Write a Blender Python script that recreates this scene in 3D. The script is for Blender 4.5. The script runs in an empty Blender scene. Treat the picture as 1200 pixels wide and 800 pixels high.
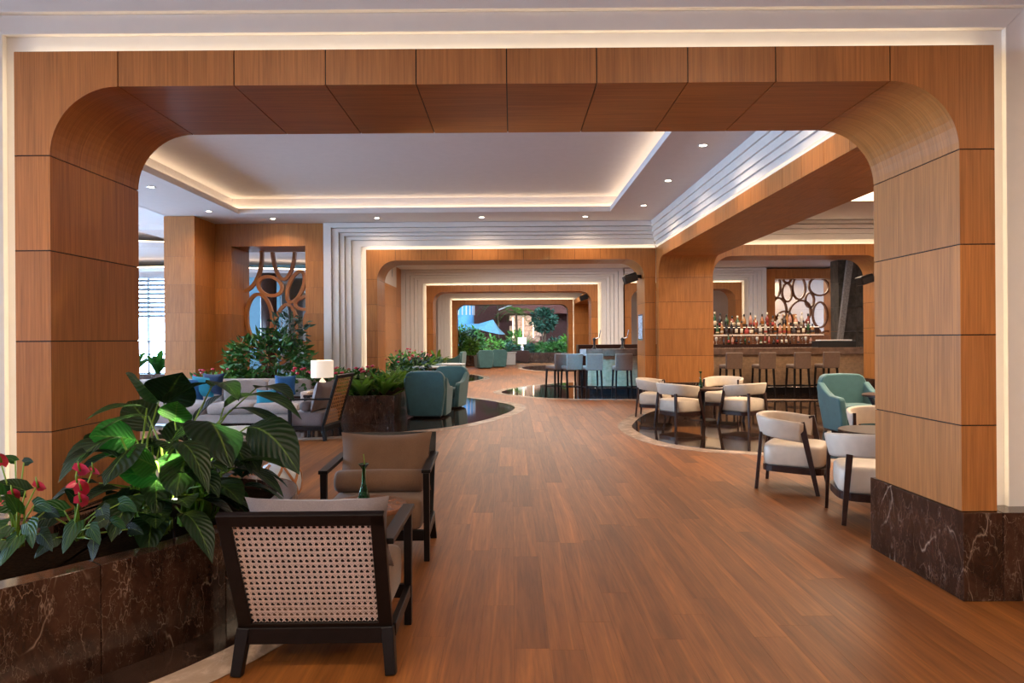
import bpy, bmesh, math, random
from mathutils import Vector, Matrix
R = math.radians
PI = math.pi
sc = bpy.context.scene
col = sc.collection
random.seed(7)

# ------------------------------------------------------------------ camera
CAM_H = 1.5
cam_d = bpy.data.cameras.new('camera'); cam = bpy.data.objects.new('camera', cam_d); col.objects.link(cam)
cam_d.sensor_width = 36.0; cam_d.lens = 24.0; cam_d.shift_y = -0.0025
cam_d.clip_start = 0.05; cam_d.clip_end = 300
cam.location = (0, 0, CAM_H); cam.rotation_euler = (PI/2, 0.007, 0)
sc.camera = cam

# ------------------------------------------------------------------ world, exposure
w = bpy.data.worlds.new('daylight'); sc.world = w; w.use_nodes = True
bg = w.node_tree.nodes['Background']
bg.inputs['Color'].default_value = (0.55, 0.74, 1.0, 1); bg.inputs['Strength'].default_value = 19.0
sc.view_settings.view_transform = 'Standard'; sc.view_settings.look = 'None'
sc.view_settings.gamma = 1.0; sc.view_settings.use_curve_mapping = False
sc.view_settings.exposure = 0.45
sc.cycles.use_denoising = True
sc.cycles.caustics_reflective = False; sc.cycles.caustics_refractive = False
sc.cycles.max_bounces = 8; sc.cycles.diffuse_bounces = 4; sc.cycles.glossy_bounces = 3
sc.cycles.sample_clamp_indirect = 4.0

WARM = (1.0, 0.74, 0.50); SOFT = (1.0, 0.86, 0.72); COOL = (0.55, 0.78, 1.0)
def light(name, kind, loc, power, colr, rot=(0, 0, 0), size=0.1, size_y=None, spot=150, blend=0.9):
    d = bpy.data.lights.new(name, kind); o = bpy.data.objects.new(name, d); col.objects.link(o)
    d.energy = power; d.color = colr; o.location = loc; o.rotation_euler = rot
    if kind == 'SPOT': d.spot_size = R(spot); d.spot_blend = blend; d.shadow_soft_size = size
    elif kind == 'AREA':
        d.size = size
        if size_y: d.shape = 'RECTANGLE'; d.size_y = size_y
    else: d.shadow_soft_size = size
    return o
def portal(loc, rot, sx, sy):
    o = light('window_portal', 'AREA', loc, 1, (1, 1, 1), rot, sx, sy); o.data.cycles.is_portal = True
# daylight portals of the glazed left side and of the glazed far bay
portal((-13.9, 1.0, 2.2), (0, -PI/2, 0), 3.2, 9.0)
portal((-13.9, 13.0, 2.2), (0, -PI/2, 0), 3.2, 14.0)
portal((-11.6, 23.9, 2.2), (-PI/2, 0, 0), 4.6, 3.2)
portal((-6.0, 23.9, 2.2), (-PI/2, 0, 0), 4.0, 3.2)
# unseen fill lamps added above the foyer the camera stands in
for fx in (-5.2, -1.8, 1.8, 5.2):
    for fy in (-2.6, 0.9):
        light('foyer_fill_spot', 'SPOT', (fx, fy, 4.1), 150, WARM, size=0.25, spot=165, blend=0.6)
light('foyer_fill_panel', 'AREA', (0, -0.8, 4.12), 110, SOFT, size=7, size_y=3.4)
# area fill lamps added to brighten the bays, bar, lounge and screen room
light('bay_three_fill', 'AREA', (0.5, 21, 4.12), 420, SOFT, size=6, size_y=6)
light('bar_fill', 'AREA', (7.2, 19.8, 4.12), 300, WARM, size=5, size_y=6)
light('bay_four_fill', 'AREA', (0.5, 31.5, 4.12), 420, SOFT, size=6, size_y=6)
light('lounge_fill', 'AREA', (6.9, 10.5, 4.4), 520, WARM, size=3, size_y=6)
o = light('added_blue_spot', 'SPOT', (0.3, 14.4, 4.14), 5000, (.10, .50, 1.0), size=.08, spot=25, blend=.9)  # added spot without a fixture, tints the bar end blue
o.rotation_euler = Vector((1.75, 2.8, -3.3)).to_track_quat('-Z', 'Y').to_euler()
light('screen_room_fill', 'AREA', (11, 28.5, 3.9), 80, WARM, size=3, size_y=2)

# ------------------------------------------------------------------ node materials
def C(h):
    h = h.lstrip('#'); v = [int(h[i:i+2], 16)/255 for i in (0, 2, 4)]
    return tuple((c/12.92 if c <= 0.04045 else ((c+0.055)/1.055)**2.4) for c in v)
def mat(name, base=(0.5, 0.5, 0.5), rough=0.5, metal=0.0, spec=0.5, coat=0.0, sheen=0.0):
    m = bpy.data.materials.new(name); m.use_nodes = True; b = m.node_tree.nodes['Principled BSDF']
    b.inputs['Base Color'].default_value = (*base, 1); b.inputs['Roughness'].default_value = rough
    b.inputs['Metallic'].default_value = metal; b.inputs['Specular IOR Level'].default_value = spec
    b.inputs['Coat Weight'].default_value = coat; b.inputs['Coat Roughness'].default_value = 0.12
    b.inputs['Sheen Weight'].default_value = sheen
    return m
class N:
    def __init__(s, m): s.t = m.node_tree; s.b = s.t.nodes['Principled BSDF']
    def n(s, kind, **kw):
        nd = s.t.nodes.new(kind)
        for k, v in kw.items():
            if hasattr(nd, k): setattr(nd, k, v)
        return nd
    def l(s, a, b): s.t.links.new(a, b)
    def coord(s, out='Object', scale=(1, 1, 1), rnd=0.0):
        c = s.n('ShaderNodeTexCoord'); src = c.outputs[out]
        if rnd:
            oi = s.n('ShaderNodeObjectInfo'); at = s.n('ShaderNodeAttribute', attribute_name='rnd')
            a = s.n('ShaderNodeMath', operation='ADD'); s.l(oi.outputs['Random'], a.inputs[0]); s.l(at.outputs['Fac'], a.inputs[1])
            s.rnd = a.outputs[0]
            mu = s.n('ShaderNodeMath', operation='MULTIPLY'); s.l(a.outputs[0], mu.inputs[0]); mu.inputs[1].default_value = rnd
            ad = s.n('ShaderNodeVectorMath', operation='ADD'); s.l(src, ad.inputs[0]); s.l(mu.outputs[0], ad.inputs[1]); src = ad.outputs[0]
        mp = s.n('ShaderNodeMapping'); mp.inputs['Scale'].default_value = scale; s.l(src, mp.inputs['Vector'])
        return mp.outputs['Vector']
    def noise(s, vec, scale=5, detail=3, rough=0.5, dist=0.0):
        t = s.n('ShaderNodeTexNoise'); s.l(vec, t.inputs['Vector']); t.inputs['Scale'].default_value = scale
        t.inputs['Detail'].default_value = detail; t.inputs['Roughness'].default_value = rough; t.inputs['Distortion'].default_value = dist
        return t.outputs['Fac']
    def ramp(s, fac, stops, interp='LINEAR'):
        r = s.n('ShaderNodeValToRGB'); r.color_ramp.interpolation = interp; e = r.color_ramp.elements
        while len(e) < len(stops): e.new(0.5)
        for k, (p, c) in enumerate(stops): e[k].position = p; e[k].color = (*c, 1)
        s.l(fac, r.inputs['Fac']); return r.outputs['Color']
    def mix(s, f, a, b, mode='MIX'):
        x = s.n('ShaderNodeMix', data_type='RGBA', blend_type=mode)
        if isinstance(f, (int, float)): x.inputs[0].default_value = f
        else: s.l(f, x.inputs[0])
        for k, v in ((6, a), (7, b)):
            if isinstance(v, tuple): x.inputs[k].default_value = (*v, 1)
            else: s.l(v, x.inputs[k])
        return x.outputs[2]
    def math(s, op, a, b=0.0):
        x = s.n('ShaderNodeMath', operation=op)
        for k, v in ((0, a), (1, b)):
            if isinstance(v, (int, float)): x.inputs[k].default_value = v
            else: s.l(v, x.inputs[k])
        return x.outputs[0]
    def base(s, c): s.l(c, s.b.inputs['Base Color'])
    def bump(s, h, st=0.2, d=0.01):
        bp = s.n('ShaderNodeBump'); bp.inputs['Strength'].default_value = st; bp.inputs['Distance'].default_value = d
        s.l(h, bp.inputs['Height']); s.l(bp.outputs['Normal'], s.b.inputs['Normal'])
def sc3(c, k): return tuple(x*k for x in c)

def wood(name, c, rough=0.42, space='UV', scale=(38, 1.6, 38), vary=0.25, coat=0.0, rings=False):
    m = mat(name, c, rough, coat=coat, spec=0.4); g = N(m)
    v = g.coord(space, scale, rnd=7.0)
    a = g.noise(v, 1.0, 4, 0.65, 0.4)
    v2 = g.coord(space, (scale[0]*0.14, scale[1]*0.45, scale[2]*0.14), rnd=5.0)
    b = g.noise(v2, 1.2, 3, 0.5, 1.2)
    w1 = g.ramp(a, [(0.25, sc3(c, 0.66)), (0.5, c), (0.78, sc3(c, 1.28))])
    w2 = g.ramp(b, [(0.3, (0.84, 0.81, 0.78)), (0.62, (1.06, 1.06, 1.06))])
    x = g.mix(1.0, w1, w2, 'MULTIPLY')
    if rings:       # cathedral figure of flat sawn boards
        wv = g.n('ShaderNodeTexWave', wave_type='BANDS', bands_direction='X'); g.l(g.coord(space, (1.0, 0.10, 1.0), rnd=9.0), wv.inputs['Vector'])
        wv.inputs['Scale'].default_value = 2.2; wv.inputs['Distortion'].default_value = 16.0; wv.inputs['Detail'].default_value = 2.0; wv.inputs['Detail Scale'].default_value = 0.7
        x = g.mix(1.0, x, g.ramp(wv.outputs['Fac'], [(0.0, (0.90, 0.88, 0.87)), (0.5, (1, 1, 1)), (0.95, (1.0, 1.0, 1.0)), (1.0, (1.25, 1.22, 1.15))]), 'MULTIPLY')
    tone = g.ramp(g.math('FRACT', g.math('MULTIPLY', g.rnd, 13.7)), [(0, (1-vary, 1-vary*1.1, 1-vary*1.2)), (0.5, (1, 1, 1)), (0.84, (1+vary*.3,)*3), (1, (1+vary*1.5, 1+vary*1.4, 1+vary*1.1))])
    g.base(g.mix(1.0, x, tone, 'MULTIPLY')); g.bump(a, 0.08, 0.004)
    return m
def marble(name, dark, mid, vein, rough=0.12, scale=1.0, dens=1.0):
    m = mat(name, mid, rough, spec=0.5); g = N(m)
    v = g.coord('Object', (scale, scale, scale*.6), rnd=3.0)
    a = g.noise(v, 5.0, 8, 0.68, 0.6)
    base = g.ramp(a, [(0.30, dark), (0.48, mid), (0.62, sc3(mid, 1.6)), (0.78, sc3(mid, 2.6))])
    k = None
    for sc_, wd, amp, lo in ((2.6, 0.010, 1.0, 0.50), (6.5, 0.016, 0.6, 0.47), (15.0, 0.03, 0.35, 0.45)):
        cv = g.coord('Object', (scale, scale, scale*.42), rnd=3.0+sc_)
        nz = g.n('ShaderNodeTexNoise'); g.l(cv, nz.inputs['Vector']); nz.inputs['Scale'].default_value = sc_*1.3; nz.inputs['Detail'].default_value = 4
        ad = g.n('ShaderNodeVectorMath', operation='MULTIPLY_ADD'); g.l(nz.outputs['Color'], ad.inputs[0]); ad.inputs[1].default_value = (.35, .35, .35); g.l(cv, ad.inputs[2])
        vo = g.n('ShaderNodeTexVoronoi', feature='DISTANCE_TO_EDGE'); g.l(ad.outputs[0], vo.inputs['Vector']); vo.inputs['Scale'].default_value = sc_
        pt = g.ramp(g.noise(cv, sc_*1.6, 3), [(lo, (0, 0, 0)), (lo+.14, (amp*dens,)*3)])
        q = g.mix(1.0, g.ramp(vo.outputs['Distance'], [(0.0, (1, 1, 1)), (wd*.5, (0.4,)*3), (wd*1.4, (0, 0, 0))]), pt, 'MULTIPLY')
        k = q if k is None else g.mix(1.0, k, q, 'ADD')
    g.base(g.mix(k, base, vein))
    return m
def cloth(name, c, rough=0.85, scale=260, sheen=0.25, vary=0.18):
    m = mat(name, c, rough, spec=0.2, sheen=sheen); g = N(m)
    v = g.coord('Object', (1, 1, 1)); a = g.noise(v, scale, 2, 0.6); b = g.noise(v, 6, 3)
    x = g.ramp(a, [(0.3, sc3(c, 1-vary)), (0.7, sc3(c, 1+vary))])
    y = g.ramp(b, [(0.3, (0.88, 0.88, 0.88)), (0.7, (1.08, 1.08, 1.08))])
    g.base(g.mix(1.0, x, y, 'MULTIPLY')); g.bump(a, 0.25, 0.002)
    return m
def plain(name, c, rough=0.5, metal=0.0, scale=9.0, amt=0.06, spec=0.5, coat=0.0):
    m = mat(name, c, rough, metal, spec, coat); g = N(m)
    a = g.noise(g.coord('Object'), scale, 3)
    g.base(g.ramp(a, [(0.3, sc3(c, 1-amt)), (0.7, sc3(c, 1+amt))])); return m
def glow(name, c, s):
    m = mat(name, c, 0.5); b = m.node_tree.nodes['Principled BSDF']
    b.inputs['Emission Color'].default_value = (*c, 1); b.inputs['Emission Strength'].default_value = s; return m
def glass(name, c, rough=0.02, alpha=None):
    m = mat(name, c, rough); b = m.node_tree.nodes['Principled BSDF']
    b.inputs['Transmission Weight'].default_value = 1.0; b.inputs['IOR'].default_value = 1.45; return m
def thin_glass(name):
    m = bpy.data.materials.new(name); m.use_nodes = True; t = m.node_tree; t.nodes.remove(t.nodes['Principled BSDF'])
    tr = t.nodes.new('ShaderNodeBsdfTransparent'); tr.inputs[0].default_value = (0.93, 0.97, 1, 1)
    gl = t.nodes.new('ShaderNodeBsdfGlossy'); gl.inputs['Roughness'].default_value = 0.03
    mx = t.nodes.new('ShaderNodeMixShader'); mx.inputs[0].default_value = 0.06
    t.links.new(tr.outputs[0], mx.inputs[1]); t.links.new(gl.outputs[0], mx.inputs[2])
    t.links.new(mx.outputs[0], t.nodes['Material Output'].inputs[0]); return m
def leafmat(name, c, c2, veins=26.0, rough=0.45):
    m = mat(name, c, rough, spec=0.5); g = N(m)
    t = g.n('ShaderNodeTexCoord'); sp = g.n('ShaderNodeSeparateXYZ'); g.l(t.outputs['UV'], sp.inputs[0])
    au = g.math('ABSOLUTE', g.math('SUBTRACT', sp.outputs[0], 0.5))
    ph = g.math('SUBTRACT', g.math('MULTIPLY', sp.outputs[1], veins*2.0), g.math('MULTIPLY', au, 34.0))
    s = g.math('SINE', ph)
    f = g.ramp(s, [(0.0, (0, 0, 0)), (1.0, (1, 1, 1))])
    rib = g.ramp(au, [(0.0, (1, 1, 1)), (0.035, (0, 0, 0))])
    oi = g.n('ShaderNodeObjectInfo')
    cc = g.mix(oi.outputs['Random'], c, c2)
    x = g.mix(0.35, cc, g.mix(1.0, cc, f, 'MULTIPLY'))
    g.base(g.mix(g.math('MULTIPLY', rib, 0.7), x, (0.22, 0.36, 0.06)))
    g.bump(s, 0.35, 0.006)
    g.b.inputs['Subsurface Weight'].default_value = 0.0
    # a little light passes through the blade
    tr = g.n('ShaderNodeBsdfTranslucent'); g.l(cc, tr.inputs[0]); mx = g.n('ShaderNodeMixShader'); mx.inputs[0].default_value = 0.4
    out = g.t.nodes['Material Output']; g.l(g.b.outputs[0], mx.inputs[1]); g.l(tr.outputs[0], mx.inputs[2]); g.l(mx.outputs[0], out.inputs[0])
    return m

OAK = (0.405, 0.155, 0.038)
M = dict(
    oak=wood('oak_veneer', OAK, 0.40, scale=(120, 2.0, 120), vary=0.12),
    plank=wood('floor_plank', (0.245, 0.086, 0.019), 0.46, 'Object', (60, 2.2, 60), 0.26, coat=0.0, rings=True),
    subfloor=plain('subfloor', (0.03, 0.015, 0.008), 0.8),
    white=plain('white_lacquer', (0.72, 0.69, 0.66), 0.38, amt=0.02),
    ceil=plain('ceiling_paint', (0.66, 0.62, 0.62), 0.8, amt=0.02),
    wallp=plain('wall_paint', (0.62, 0.55, 0.50), 0.7, amt=0.03),
    bluew=plain('blue_wall_paint', (0.16, 0.34, 0.44), 0.6, amt=0.03),
    marble=marble('brown_marble', (0.009, 0.004, 0.003), (0.034, 0.015, 0.009), (0.42, 0.31, 0.23), dens=.85),
    inset=marble('floor_marble', (0.008, 0.005, 0.004), (0.026, 0.014, 0.010), (0.12, 0.085, 0.06), 0.05, 0.8),
    cream_stone=marble('cream_stone', (0.36, 0.26, 0.19), (0.46, 0.34, 0.26), (0.6, 0.5, 0.4), 0.2),
    dark=plain('dark_stained_wood', (0.006, 0.004, 0.004), 0.38, scale=30, amt=0.3, spec=0.25),
    walnut=plain('walnut', (0.032, 0.012, 0.008), 0.33, scale=30, amt=0.3, spec=0.3),
    tabletop=plain('table_walnut', (0.20, 0.085, 0.045), 0.25, scale=20, amt=0.25),
    taupe=cloth('taupe_fabric', (0.17, 0.098, 0.060)),
    greyfab=cloth('grey_fabric', (0.20, 0.165, 0.165)),
    sofafab=cloth('pale_sofa_fabric', (0.42, 0.36, 0.33)),
    teal=cloth('teal_velvet', (0.062, 0.158, 0.170), 0.75, 180, 0.35, 0.15),
    cream=plain('cream_leather', (0.66, 0.57, 0.46), 0.45, amt=0.05, scale=14),
    brownl=plain('brown_leather', (0.165, 0.108, 0.080), 0.40, amt=0.1, scale=20),
    cane=plain('woven_cane', (0.74, 0.60, 0.53), 0.55, scale=60, amt=0.15),
    cane_dark=plain('honey_cane', (0.55, 0.27, 0.08), 0.55, scale=60, amt=0.15),
    blue_pillow=cloth('blue_pillow', (0.02, 0.10, 0.26)),
    cyan_pillow=cloth('cyan_pillow', (0.02, 0.24, 0.36)),
    navy_pillow=cloth('navy_pillow', (0.015, 0.035, 0.09)),
    led=glow('warm_led', (1.0, 0.76, 0.48), 7.0),
    led_soft=glow('soft_led', (1.0, 0.80, 0.55), 5.0),
    shelf_led=glow('shelf_led', (1.0, 0.82, 0.6), 1.3),
    lens=glow('downlight_lens', (1.0, 0.86, 0.68), 22.0),
    shade=glow('lamp_shade', (0.80, 0.66, 0.52), 0.55),
    chrome=plain('brushed_steel', (0.55, 0.55, 0.56), 0.22, 1.0, 40, 0.1),
    black=plain('black_plastic', (0.008, 0.008, 0.009), 0.35),
    gglass=glass('green_glass', (0.10, 0.42, 0.16)),
    wglass=thin_glass('window_glass'),
    frame=plain('window_frame', (0.45, 0.50, 0.54), 0.4),
    blind=plain('blind_slat', (0.45, 0.52, 0.60), 0.5),
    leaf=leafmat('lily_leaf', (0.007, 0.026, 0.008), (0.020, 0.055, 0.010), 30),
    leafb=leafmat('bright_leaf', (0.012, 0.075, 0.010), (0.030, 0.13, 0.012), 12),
    leafc=leafmat('lit_leaf', (0.02, 0.17, 0.015), (0.04, 0.20, 0.02), 26),  # brighter copy of the lily leaf, uplight glow put into the colour
    fresh=leafmat('fresh_leaf', (0.075, 0.21, 0.025), (0.16, 0.30, 0.035), 8),
    stem=plain('leaf_stem', (0.16, 0.28, 0.03), 0.4),
    red=plain('red_spathe', (0.52, 0.025, 0.06), 0.3),
    soil=plain('soil', (0.012, 0.007, 0.004), 1.0, scale=60, amt=0.5, spec=0.0),
    bark=plain('bark', (0.10, 0.055, 0.03), 0.9, scale=40, amt=0.4),
    fol=plain('dense_foliage', (0.032, 0.125, 0.014), 0.5, scale=8, amt=0.55),
    fol2=plain('fresh_foliage', (0.085, 0.22, 0.02), 0.45, scale=8, amt=0.5),
    fol3=plain('deep_foliage', (0.012, 0.055, 0.028), 0.5, scale=8, amt=0.5),
    rib=plain('ribbed_tan_stone', (0.42, 0.27, 0.15), 0.45, scale=12, amt=0.2),
    counter=plain('bar_counter', (0.16, 0.095, 0.065), 0.18, scale=8, amt=0.25),
    slate=marble('slate_cladding', (0.012, 0.011, 0.009), (0.05, 0.045, 0.036), (0.10, 0.085, 0.06), 0.5),
    paleslate=plain('pale_slate', (0.22, 0.21, 0.20), 0.6, scale=20, amt=0.3),
    redwall=plain('red_brown_wall', (0.16, 0.05, 0.035), 0.7, amt=0.15),
    stonewall=plain('lit_stone', (0.50, 0.33, 0.24), 0.8, scale=6, amt=0.35),
    bluecloth=plain('blue_canopy', (0.16, 0.44, 0.70), 0.6, amt=0.2),
    bluetower=plain('blue_tower', (0.10, 0.38, 0.75), 0.5, amt=0.1),  # blue of the court lighting is put into the drum colour
    ceramic=plain('white_ceramic', (0.60, 0.66, 0.70), 0.2, amt=0.05),
    strap=plain('orange_band', (0.42, 0.17, 0.06), 0.35, amt=0.15),
    drum=plain('grey_drum', (0.45, 0.42, 0.41), 0.4, amt=0.05),
    pict=plain('pale_blue_print', (0.45, 0.60, 0.78), 0.4, scale=30, amt=0.7),
)
# ------------------------------------------------------------------ mesh helpers
def at(px, py, y):
    """point of the photograph at depth y (roll of the camera taken out)"""
    xt = px - 0.007*(py-397); yt = py + 0.007*(px-600)
    return Vector(((xt-600)*y/800, y, CAM_H-(yt-397)*y/800))
class B:
    def __init__(s): s.v = []; s.f = []; s.uv = {}
    def add(s, vs, fs, M4=None):
        o = len(s.v)
        for p in vs:
            p = Vector(p); s.v.append(M4 @ p if M4 else p)
        for f in fs: s.f.append(tuple(i+o for i in f))
    def face(s, pts, uv=None):
        o = len(s.v); s.v += [Vector(p) for p in pts]
        if uv: s.uv[len(s.f)] = uv
        s.f.append(tuple(range(o, o+len(pts))))
    def box(s, x0, x1, y0, y1, z0, z1, M4=None):
        vs = [(x, y, z) for z in (z0, z1) for y in (y0, y1) for x in (x0, x1)]
        s.add(vs, [(0, 2, 3, 1), (4, 5, 7, 6), (0, 1, 5, 4), (2, 6, 7, 3), (0, 4, 6, 2), (1, 3, 7, 5)], M4); return s
    def bar(s, p0, p1, w, d, w1=None, d1=None, up=(0, 0, 1)):
        """tapered rectangular bar from p0 to p1"""
        p0, p1 = Vector(p0), Vector(p1); z = (p1-p0).normalized(); u = Vector(up)
        if abs(z.dot(u)) > 0.95: u = Vector((0, 1, 0))
        x = u.cross(z).normalized(); y = z.cross(x); w1 = w1 or w; d1 = d1 or d
        vs = []
        for p, a, b in ((p0, w, d), (p1, w1, d1)):
            vs += [p+x*(-a/2)+y*(-b/2), p+x*(a/2)+y*(-b/2), p+x*(a/2)+y*(b/2), p+x*(-a/2)+y*(b/2)]
        s.add(vs, [(3, 2, 1, 0), (4, 5, 6, 7), (0, 1, 5, 4), (1, 2, 6, 5), (2, 3, 7, 6), (3, 0, 4, 7)]); return s
    def tube(s, pts, r, n=6, cap=True):
        pts = [Vector(p) for p in pts]; rs = r if isinstance(r, (list, tuple)) else [r]*len(pts)
        o = len(s.v); ref = None
        for i, p in enumerate(pts):
            t = (pts[min(i+1, len(pts)-1)]-pts[max(i-1, 0)]).normalized()
            if ref is None:
                ref = Vector((0, 0, 1)) if abs(t.z) < 0.9 else Vector((1, 0, 0))
            a = (ref - t*ref.dot(t)).normalized(); b = t.cross(a); ref = a
            for k in range(n):
                an = 2*PI*k/n; s.v.append(p+(a*math.cos(an)+b*math.sin(an))*rs[i])
        for i in range(len(pts)-1):
            for k in range(n):
                k2 = (k+1) % n; s.f.append((o+i*n+k, o+i*n+k2, o+(i+1)*n+k2, o+(i+1)*n+k))
        if cap:
            s.f.append(tuple(o+k for k in reversed(range(n)))); e = o+(len(pts)-1)*n; s.f.append(tuple(e+k for k in range(n)))
        return s
    def lathe(s, prof, n=20, c=(0, 0, 0)):
        o = len(s.v); c = Vector(c)
        for r, z in prof:
            for k in range(n):
                a = 2*PI*k/n; s.v.append(c+Vector((r*math.cos(a), r*math.sin(a), z)))
        for i in range(len(prof)-1):
            for k in range(n):
                k2 = (k+1) % n; s.f.append((o+i*n+k, o+i*n+k2, o+(i+1)*n+k2, o+(i+1)*n+k))
        s.f.append(tuple(o+k for k in reversed(range(n)))); e = o+(len(prof)-1)*n; s.f.append(tuple(e+k for k in range(n)))
        return s
    def prism(s, poly, h0, h1, f=lambda a, b, h: (a, b, h)):
        n = len(poly); vs = [f(a, b, h0) for a, b in poly]+[f(a, b, h1) for a, b in poly]
        s.add(vs, [tuple(reversed(range(n))), tuple(range(n, 2*n))]+[(i, (i+1) % n, n+(i+1) % n, n+i) for i in range(n)]); return s
    def super(s, c, a, b, h, e=0.3, e2=0.3, nu=24, nv=12, M4=None):
        """rounded cushion: superellipsoid with half sizes a b h"""
        def pw(x, p): return math.copysign(abs(x)**p, x)
        vs = [Vector((c[0], c[1], c[2]-h))]; fs = []
        for j in range(1, nv):
            la = -PI/2+PI*j/nv
            for i in range(nu):
                lo = 2*PI*i/nu
                vs.append(Vector((c[0]+a*pw(math.cos(la), e2)*pw(math.cos(lo), e), c[1]+b*pw(math.cos(la), e2)*pw(math.sin(lo), e), c[2]+h*pw(math.sin(la), e2))))
        vs.append(Vector((c[0], c[1], c[2]+h))); L = len(vs)-1
        for i in range(nu):
            i2 = (i+1) % nu; fs.append((0, 1+i2, 1+i)); fs.append((L, L-nu+i, L-nu+i2))
            for j in range(nv-2): fs.append((1+j*nu+i, 1+j*nu+i2, 1+(j+1)*nu+i2, 1+(j+1)*nu+i))
        s.add(vs, fs, M4); return s
    def pillow(s, w, h, t, M4=None, n=10):
        """knife-edge pillow in the local xz plane, w wide, h high, t thick"""
        for sg in (-1, 1):
            vs = []; fs = []
            for j in range(n+1):
                for i in range(n+1):
                    u = -1+2*i/n; v = -1+2*j/n
                    th = t/2*((1-abs(u)**3.2)*(1-abs(v)**3.2))**0.55
                    vs.append((w/2*u*(1-0.07*(1-v*v)), sg*th, h/2*v*(1-0.13*(1-u*u))))
            for j in range(n):
                for i in range(n):
                    q = (j*(n+1)+i, j*(n+1)+i+1, (j+1)*(n+1)+i+1, (j+1)*(n+1)+i)
                    fs.append(q if sg < 0 else q[::-1])
            s.add(vs, fs, M4)
        return s
    def mesh(s, name, m, smooth=False):
        me = bpy.data.meshes.new(name); me.from_pydata([tuple(v) for v in s.v], [], s.f); me.materials.append(m)
        if s.uv:
            ul = me.uv_layers.new(name='UVMap')
            for p in me.polygons:
                u = s.uv.get(p.index)
                if u:
                    for k, li in enumerate(p.loop_indices): ul.data[li].uv = u[k]
        if smooth: me.polygons.foreach_set('use_smooth', [True]*len(me.polygons))
        me.update(); return me
    def build(s, name, m, parent=None, smooth=False, bevel=0.0, seg=2, loc=None):
        o = bpy.data.objects.new(name, s.mesh(name, m, smooth)); col.objects.link(o)
        if parent: o.parent = parent
        if loc is not None: o.location = loc
        if bevel:
            b = o.modifiers.new('bevel', 'BEVEL'); b.width = bevel; b.segments = seg; b.limit_method = 'ANGLE'; b.angle_limit = R(35)
            if smooth or seg > 2:
                for p in o.data.polygons: p.use_smooth = True
                o.modifiers.new('wn', 'WEIGHTED_NORMAL')
        return o
def tag(o, label=None, cat=None, group=None, kind=None):
    if label: o['label'] = label
    if cat: o['category'] = cat
    if group: o['group'] = group
    if kind: o['kind'] = kind
    return o
def empty(name, loc=(0, 0, 0), rz=0.0, label=None, cat=None, group=None, kind=None):
    o = bpy.data.objects.new(name, None); o.empty_display_size = 0.1; col.objects.link(o); o.location = loc; o.rotation_euler = (0, 0, rz)
    return tag(o, label, cat, group, kind)
def copy_tree(o, parent=None):
    c = o.copy(); col.objects.link(c)
    if parent: c.parent = parent
    for ch in list(o.children): copy_tree(ch, c)
    return c
def catmull(pts, n=8, closed=True):
    P = [Vector((*p, 0)) for p in pts]; L = len(P); out = []
    rng = range(L) if closed else range(L-1)
    g = lambda i: P[i % L] if closed else P[max(0, min(L-1, i))]
    for i in rng:
        a, b, c, d = g(i-1), g(i), g(i+1), g(i+2)
        for k in range(n):
            t = k/n
            q = 0.5*((2*b)+(c-a)*t+(2*a-5*b+4*c-d)*t*t+(3*b-a-3*c+d)*t**3); out.append((q.x, q.y))
    if not closed: out.append((P[-1].x, P[-1].y))
    return out
def offset(poly, d):
    n = len(poly); out = []
    ar = sum(poly[i][0]*poly[(i+1) % n][1]-poly[(i+1) % n][0]*poly[i][1] for i in range(n)); sg = 1 if ar > 0 else -1
    for i in range(n):
        a, b = Vector(poly[i-1]), Vector(poly[(i+1) % n]); t = (b-a).normalized()
        out.append((poly[i][0]+t.y*d*sg, poly[i][1]-t.x*d*sg))
    return out

# ------------------------------------------------------------------ floor
INS = dict(
 left=[(0.05, 14.8), (-0.4, 16.3), (-1.5, 17.8), (-3, 18.7), (-5, 18), (-6.6, 15.2), (-6.0, 11.8), (-3.6, 10.5), (-1.5, 11.3), (-0.5, 12.7)],
 bar=[(-0.30, 19.1), (0.25, 18.0), (1.1, 17.15), (3.1, 16.7), (6, 16.55), (9, 16.5), (9.4, 22), (3, 23.4), (1.1, 22.3), (0.1, 20.7)],
 right=[(2.1, 11.9), (2.0, 10.9), (2.15, 9.85), (2.6, 9.2), (3.2, 8.9), (3.9, 8.4), (5, 7.6), (7, 7.2), (8.3, 9), (9.2, 13.0), (9.0, 15.8), (6.6, 16.1), (4.6, 15.9), (3.6, 14.9), (2.75, 13.7)],
 small=[(-1.1, 26.2), (-1.45, 24.4), (-2.1, 23.5), (-3.2, 23), (-4.4, 25), (-3.4, 28.8), (-2.4, 29.6), (-1.5, 28.2)],
 far=[(0.5, 35), (0.95, 32.6), (1.7, 31.4), (3, 31), (4.4, 34), (3, 38.2), (1.7, 37.8), (0.85, 36.9)])
floor = B().box(-16, 14, -5, 62, -0.12, -0.018).build('floor', M['subfloor']); tag(floor, kind='structure')
PW = 0.172; lens = (1.05, 1.4, 1.75, 2.1); pm = {}
for L in lens:
    g = 0.0004; b = B(); b.box(g, PW-g, g, L-g, -0.018, 0.0); pm[L] = b.mesh('plank', M['plank'])
rp = random.Random(3); near = []; farp = []
nx0 = -int(15.5/PW)
for r in range(nx0, int(13.5/PW)):
    x = r*PW; y = -4.9+rp.random()*1.9
    while y < 41.5:
        L = rp.choice(lens)
        vis = y+L > 1.5 and abs(x+PW/2) < 0.76*(y+L)+0.2
        under = x < -2.2 and y < 3.4
        (near if (vis and not under and y < 12.5) else farp).append((y if vis else 99, x, y, L)); y += L
near.sort(key=lambda t: t[2]+t[3]*0.3+abs(t[1])*0.12); farp += near[300:]; near = near[:300]
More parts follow.
